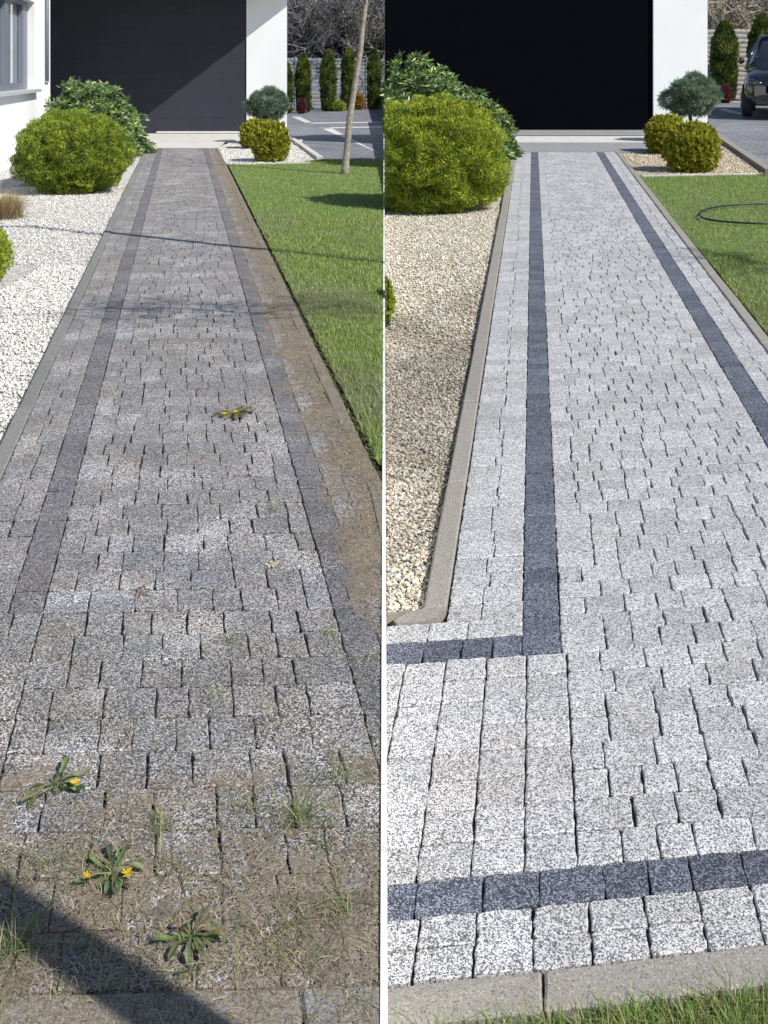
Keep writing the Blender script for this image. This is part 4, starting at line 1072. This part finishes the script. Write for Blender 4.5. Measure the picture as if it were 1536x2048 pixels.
# ------------------------------------------------------------------ car
import bmesh
def car():
    front = gr(1486, 238); Y0 = front.y
    ang = math.atan2(front.x, front.y)      # long axis runs along this sight line
    W2, L2, hh = 1.12, 2.75, 2.18
    ax = Vector((math.sin(ang + .03), math.cos(ang + .03), 0)); sd = Vector((ax.y, -ax.x, 0))
    ctr = Vector((front.x, front.y, 0)) + ax * (L2 - .6) + sd * W2
    K = 1.2
    ctr = Vector((front.x, front.y, 0)) + ax * (L2 * K - .6) + sd * W2 * K
    r = empty('parked_car', (ctr.x, ctr.y, erz(ctr.y, 0.0)), 'shiny black car cut by the right border on the grey paved yard', 'car')
    r.scale = (K, K, K); r.rotation_euler = (0, 0, -(ang + .03))  # local +y = away from the viewer, local -y = nose
    def loft(secs, name, mat, par=r, smooth=True):
        n = len(secs[0]); vs = [v for s_ in secs for v in s_]
        fs = [(i * n + k, i * n + (k + 1) % n, (i + 1) * n + (k + 1) % n, (i + 1) * n + k) for i in range(len(secs) - 1) for k in range(n)]
        fs += [tuple(range(n - 1, -1, -1)), tuple((len(secs) - 1) * n + k for k in range(n))]
        me = bpy.data.meshes.new(name); me.from_pydata(vs, [], fs)
        me.polygons.foreach_set('use_smooth', [smooth] * len(me.polygons)); me.update(); o = link(name, me, mat, par)
        bm = bmesh.new(); bm.from_mesh(me); bmesh.ops.recalc_face_normals(bm, faces=bm.faces); bm.to_mesh(me); bm.free()
        return o
    # cross-sections along length: (y, halfwidth, zbottom, zbelt)
    def sec(y, wd, zb, zt, bulge=1.0):
        # bottom -> sill -> bulge -> shoulder -> hood edge -> crown
        pr = [(.78, zb), (.93, zb + .08), (1.0 * bulge, zb + (zt - zb) * .38), (.985 * bulge, zb + (zt - zb) * .72), (.90, zt - .05), (.72, zt), (.35, zt + .035)]
        pts = [(wd * a, y, z) for a, z in pr] + [(-wd * a, y, z) for a, z in reversed(pr)]
        return pts
    S_ = [sec(-L2, .70 * W2, .42, .86), sec(-L2 + .10, .86 * W2, .34, 1.02), sec(-L2 + .35, .96 * W2, .30, 1.14), sec(-L2 + .9, 1.0 * W2, .30, 1.24), sec(-L2 + 1.5, 1.0 * W2, .30, 1.30),
          sec(0, 1.0 * W2, .30, 1.33), sec(L2 - 1.2, 1.0 * W2, .30, 1.36), sec(L2 - .4, .97 * W2, .34, 1.34), sec(L2 - .08, .9 * W2, .42, 1.22), sec(L2, .78 * W2, .5, 1.0)]
    body = loft(S_, 'body', M['paint'])
    def cab(y, wd, zt_, f):
        pts = [(wd * .93, 1.28), (wd * (.93 - .10 * f), 1.28 + (zt_ - 1.28) * .5), (wd * (.93 - .24 * f), 1.28 + (zt_ - 1.28) * .9), (wd * (.93 - .34 * f), zt_), (wd * .3, zt_ + .03 * f)]
        return [(a, y, z) for a, z in pts] + [(-a, y, z) for a, z in reversed(pts)]
    G_ = [cab(-L2 + 1.35, W2, 1.31, 1), cab(-L2 + 1.75, W2, 1.72, 1), cab(-L2 + 2.2, W2, hh - .06, 1), cab(0, W2, hh, 1), cab(L2 - 1.2, W2, hh - .03, 1), cab(L2 - .5, W2, hh - .2, 1), cab(L2 - .18, W2, 1.38, 1)]
    loft(G_, 'windows', M['car_glass'])
    # roof skin and pillars
    rf = [[(W2 * .60, y, z), (W2 * .3, y, z + .045), (-W2 * .3, y, z + .045), (-W2 * .60, y, z), (-W2 * .58, y, z - .03), (W2 * .58, y, z - .03)] for y, z in ((-L2 + 2.15, hh - .055), (0, hh + .015), (L2 - 1.2, hh - .015), (L2 - .5, hh - .185))]
    loft(rf, 'roof', M['paint'])
    m = MB()
    for sx in (-1, 1):
        m.tube([(sx * W2 * .95, -L2 + 1.4, 1.27), (sx * W2 * .84, -L2 + 1.75, 1.68), (sx * W2 * .63, -L2 + 2.2, hh - .05), (sx * W2 * .62, 0, hh + .005), (sx * W2 * .62, L2 - 1.2, hh - .02), (sx * W2 * .7, L2 - .5, hh - .2), (sx * W2 * .93, L2 - .2, 1.36)], .05, 8)
        m.tube([(sx * W2 * .95, -.1, 1.3), (sx * W2 * .64, -.1, hh)], .045, 8)
    m.build('pillars', M['paint'], r, smooth=True)
    for sx in (-1, 1):
        m = MB(); m.tube([(sx * (W2 + .02), -L2 + 1.72, 1.46), (sx * (W2 + .10), -L2 + 1.70, 1.48), (sx * (W2 + .16), -L2 + 1.70, 1.48)], [.06, .10, .05], 10); m.build('mirror', M['paint'], r, smooth=True)
        m = MB(); m.tube([(sx * W2 * .60, -L2 + .0, .86), (sx * W2 * .80, -L2 + .14, .90), (sx * W2 * .93, -L2 + .42, .96)], [.05, .10, .04], 10); m.build('headlight', M['car_glass'], r, smooth=True)
        for yy in (-L2 + .85, L2 - .95):
            wh = empty('wheel', (sx * (W2 - .10), yy, .43)); wh.parent = r
            m = MB(); m.tube([(-.13, 0, 0), (-.11, 0, 0), (.11, 0, 0), (.13, 0, 0)], [.37, .43, .43, .37], 32); m.build('tyre', M['tyre'], wh, smooth=True)
            m = MB(); m.tube([(sx * .125, 0, 0), (sx * .14, 0, 0)], [.26, .25], 24)
            for k in range(5):
                an = k * 1.2566; m.tube([(sx * .142, 0, 0), (sx * .145, math.cos(an) * .24, math.sin(an) * .24)], .03, 6)
            m.build('rim', M['metal'], wh)
    m = MB(); m.box(-W2 * .5, -L2 - .01, .62, W2 * .5, -L2 + .05, .82); m.build('grille', M['door_black'], r, bevel=.01)
    m = MB(); m.box(-W2 * .7, -L2 + .02, .34, W2 * .7, -L2 + .1, .46); m.build('bumper', M['paint'], r, bevel=.01)
car()

# ------------------------------------------------------------------ hose
hp_ = [(1560, 411), (1524, 411), (1500, 411), (1470, 413), (1440, 416), (1418, 420), (1404, 425), (1398, 431), (1402, 438), (1417, 443), (1440, 446), (1475, 449), (1524, 451), (1580, 450)]
m = MB(); m.tube([gr(x, y, .025) for x, y in hp_], .013, 8); tag(m.build('garden_hose', M['hose'], smooth=True), 'black garden hose lying in a loop on the lawn', 'hose')

# ------------------------------------------------------------------ weeds on the weathered path
def rosette(base, n, ln, cols, name, label, cat='weed', flowers=(), wd=.20, up=.5, group=None, extra=0):
    r = empty(name, base, label, cat, group)
    C0 = []; D = []; L_ = []; W_ = []; col = []
    mb = MB()
    for i in range(n):
        an = i * 2.4 + rnd.uniform(-.9, .9); e = rnd.uniform(.05, up); l = ln * rnd.choice((.35, .5, .6, .8, 1.0)) * rnd.uniform(.85, 1.1); c = rnd.choice(cols)
        mb.cur = tuple(x * rnd.uniform(.8, 1.2) for x in c)
        dx, dy = math.cos(an), math.sin(an); px, py = -dy, dx; vs = []
        prof = [(0, .10), (.14, .14), (.26, .5), (.30, .22), (.44, .72), (.48, .34), (.62, .95), (.67, .5), (.80, 1.0), (.92, .6), (1, .05)]
        tw = rnd.uniform(-.4, .4)
        for j, (f, w0) in enumerate(prof):
            w1 = l * wd * .5 * w0 * (1 + (.22 if j % 2 else -.15)); z = l * (math.sin(e) * f - .75 * e * f * f) + .004 + .05 * l * math.sin(f * 9 + i)
            for sx in (-1, 0, 1): vs.append((dx * l * f + px * w1 * sx, dy * l * f + py * w1 * sx, z + (w1 * .35 if sx else 0) + sx * w1 * tw))
        fs = []
        for j in range(len(prof) - 1):
            a = j * 3; fs += [(a, a + 1, a + 4, a + 3), (a + 1, a + 2, a + 5, a + 4)]
        mb.add(vs, fs)
    mb.build('leaves', M['leaf'], r)
    for (fx, fy, fr) in flowers:
        m = MB(); m.cur = (.30, .33, .12); m.tube([(0, 0, .004), (fx * .6, fy * .6, .02), (fx, fy, .022)], .0016, 5)
        st = m.build('stalk', M['leaf'], r)
        m = MB()
        for k in range(26):
            an = k * 2.4; rr = fr * rnd.uniform(.55, 1); m.cur = rnd.choice(((.75, .52, .01), (.85, .62, .02), (.65, .40, .01)))
            a = Vector((fx, fy, .022)); t_ = a + Vector((math.cos(an) * rr, math.sin(an) * rr, rnd.uniform(.001, .008))); s_ = Vector((-math.sin(an), math.cos(an), 0)) * fr * .13
            m.add([a - s_ * .5, a + s_ * .5, t_ + s_, t_ - s_], [(0, 1, 2, 3)])
        m.build('flower', M['leaf'], st)
    return r
GW = [(.11, .17, .06), (.15, .21, .08), (.07, .11, .04), (.22, .27, .12), (.13, .14, .07)]
DRY = [(.20, .17, .09), (.13, .14, .06), (.28, .23, .14), (.09, .11, .04)]
p = gl(108, 1572); rosette(tuple(p), 15, .10, GW, 'dandelion', 'green dandelion with one yellow flower in a joint of the weathered path', flowers=((.062, -.022, .014),), group='dandelions on the weathered path')
p = gl(225, 1750); rosette(tuple(p), 34, .085, GW + DRY, 'dandelion', 'half dried dandelion with two yellow flowers amid dry grass', flowers=((.04, -.025, .014), (-.05, -.035, .010)), up=.8, group='dandelions on the weathered path')
p = gl(468, 830); rosette(tuple(p), 34, .13, GW + DRY, 'dandelion', 'distant dandelion with a pair of yellow flowers farther up the weathered path', flowers=((-.045, -.05, .022), (.012, -.02, .020)), up=.6, group='dandelions on the weathered path')
p = gl(382, 1880); rosette(tuple(p), 44, .078, DRY + GW[:2], 'wilted_weed', 'large wilted brown green weed clump close to the near kerb', up=1.0)
p = gl(385, 1945); rosette(tuple(p), 9, .045, GW, 'small_weed', 'small green weed just below the wilted clump at the near kerb', up=.9)
p = gl(251, 1466); rosette(tuple(p), 6, .035, GW, 'small_weed', 'tiny green leaves growing in a joint above the dandelion', up=.8)
p = gl(280, 1188); rosette(tuple(p), 12, .05, [(.28, .10, .06), (.35, .18, .08), (.14, .17, .05)], 'small_weed', 'small reddish weed in a joint halfway up the weathered path', up=1.1)
p = gl(640, 1692); rosette(tuple(p), 8, .036, GW, 'small_weed', 'small dark green weed at a wide joint right of the dandelions', up=.8)
def tuftg(x, y, n, h, label, cols, lean=2.2, spread=.016):
    p = gl(x, y); r = empty('grass_tuft', tuple(p), label, 'grass tuft', 'grass tufts in the joints of the weathered path')
    P = np.column_stack([rng.normal(0, spread, n), rng.normal(0, spread, n)])
    blades('blades', P, np.zeros(n), h, (.0012, .003), cols, lean=lean, segs=4, parent=r, mat='straw')
MIX = [(.14, .20, .06), (.20, .24, .09), (.36, .33, .18), (.10, .15, .04)]
for (x, y, n, h, lab) in ((460, 1285, 22, (.03, .075), 'grass tuft in a joint under the pale cleaned blocks'),
                          (482, 1612, 26, (.02, .06), 'grass tuft left of the straw streak above the soiled area'),
                          (600, 1640, 60, (.03, .11), 'long straw streaked grass tuft beside the wide joint'),
                          (680, 1555, 30, (.02, .06), 'grass tuft close to the white edging on the weathered path'),
                          (325, 1655, 26, (.02, .07), 'grass tuft between dandelion and long straw tuft'),
                          (340, 1735, 28, (.03, .08), 'thin grass tuft right of the half dried dandelion'),
                          (90, 1745, 30, (.02, .06), 'grass tuft left of the half dried dandelion'),
                          (30, 1900, 90, (.03, .09), 'bushy grass tuft in the dark shadow at the near left corner'),
                          (690, 1820, 34, (.02, .06), 'grass tuft above the near kerb by the white edging'),
                          (660, 1275, 24, (.02, .05), 'small grass tuft in the dark border blocks'),
                          (548, 1020, 26, (.02, .06), 'small grass tuft beside the right dark border farther up'),
                          (430, 1400, 20, (.02, .05), 'small grass tuft in the middle of the weathered path')):
    tuftg(x, y, n, h, lab, MIX)
# pale lichen disc dropped on the blocks
p = gl(546, 1131); r = rosette(tuple(p), 16, .03, [(.55, .52, .35), (.6, .56, .42)], 'dried_flower', 'pale dried flower head lying on the weathered blocks', 'flower', wd=.5, up=.15)

# ------------------------------------------------------------------ trees standing just outside the frame (they shade the plots; the first is added for its shadows)
def limb(m, pts, rr, n=7): m.tube([Vector(p) for p in pts], rr, n)
r = empty('bare_tree', (1.4, .89, 0), 'added bare tree outside the picture, limbs bent to cast shadows on the weathered plot', 'tree')
def o3(p): return (p[0] - 1.4, p[1] - .89, p[2])
m = MB(); limb(m, [o3(p) for p in ((1.4, .89, 0), (1.41, .9, 2.5), (1.4, .89, 5.0))], [.068, .06, .055], 12); m.build('trunk', M['bark'], r, smooth=True)
m = MB(); m.cur = (.2, .16, .12)
limb(m, [o3(p) for p in ((1.4, .89, 5.0), (.7, 3.2, 4.95), (-.03, 5.5, 4.6), (-1.2, 8.2, 4.3), (-1.94, 10.3, 4.0), (-2.0, 11.2, 3.6), (-1.5, 11.3, 3.45), (0, 10.35, 3.2), (2.55, 8.8, 3.0))], [.06, .055, .05, .05, .05, .052, .052, .052, .046])  # added limb, hooked so its shadow draws a line across one plot
limb(m, [o3(p) for p in ((-.03, 5.5, 4.6), (.5, 6.2, 3.9), (1.1, 6.6, 3.4), (2.6, 6.3, 3.05))], [.016, .013, .010, .006])
for i in range(230):  # loose twigs added to cast a soft blotchy shadow
    q = Vector((rnd.uniform(.5, 2.8), rnd.gauss(6.45, .14), rnd.uniform(3.1, 3.9))); m.tube([Vector(o3(q)), Vector(o3(q)) + Vector((rnd.uniform(-.5, .5), rnd.uniform(-.25, .25), rnd.uniform(-.05, .4)))], [.006, .003], 3)
m.build('crown', M['twig'], r)
r = empty('bare_tree', (7.25, 9.2, erz(9.2, 0)), 'small bare tree on the right lawn beyond the border, casting the twig shadow', 'tree')
m = MB(); limb(m, [(0, 0, 0), (.02, 0, 1.6), (0, 0, 3.3), (0, 0, 4.2)], [.05, .045, .035, .02], 9); m.build('trunk', M['bark'], r, smooth=True)
m = MB(); sv = rnd; rnd = random.Random(5)
for i in range(10): grow(m, Vector((0, 0, 3.3 + i * .09)), Vector((rnd.gauss(0, .4), rnd.gauss(0, .4), .9)).normalized(), .45, .016, 2, (.2, .16, .12), minr=.006)
rnd = sv; m.build('crown', M['twig'], r)
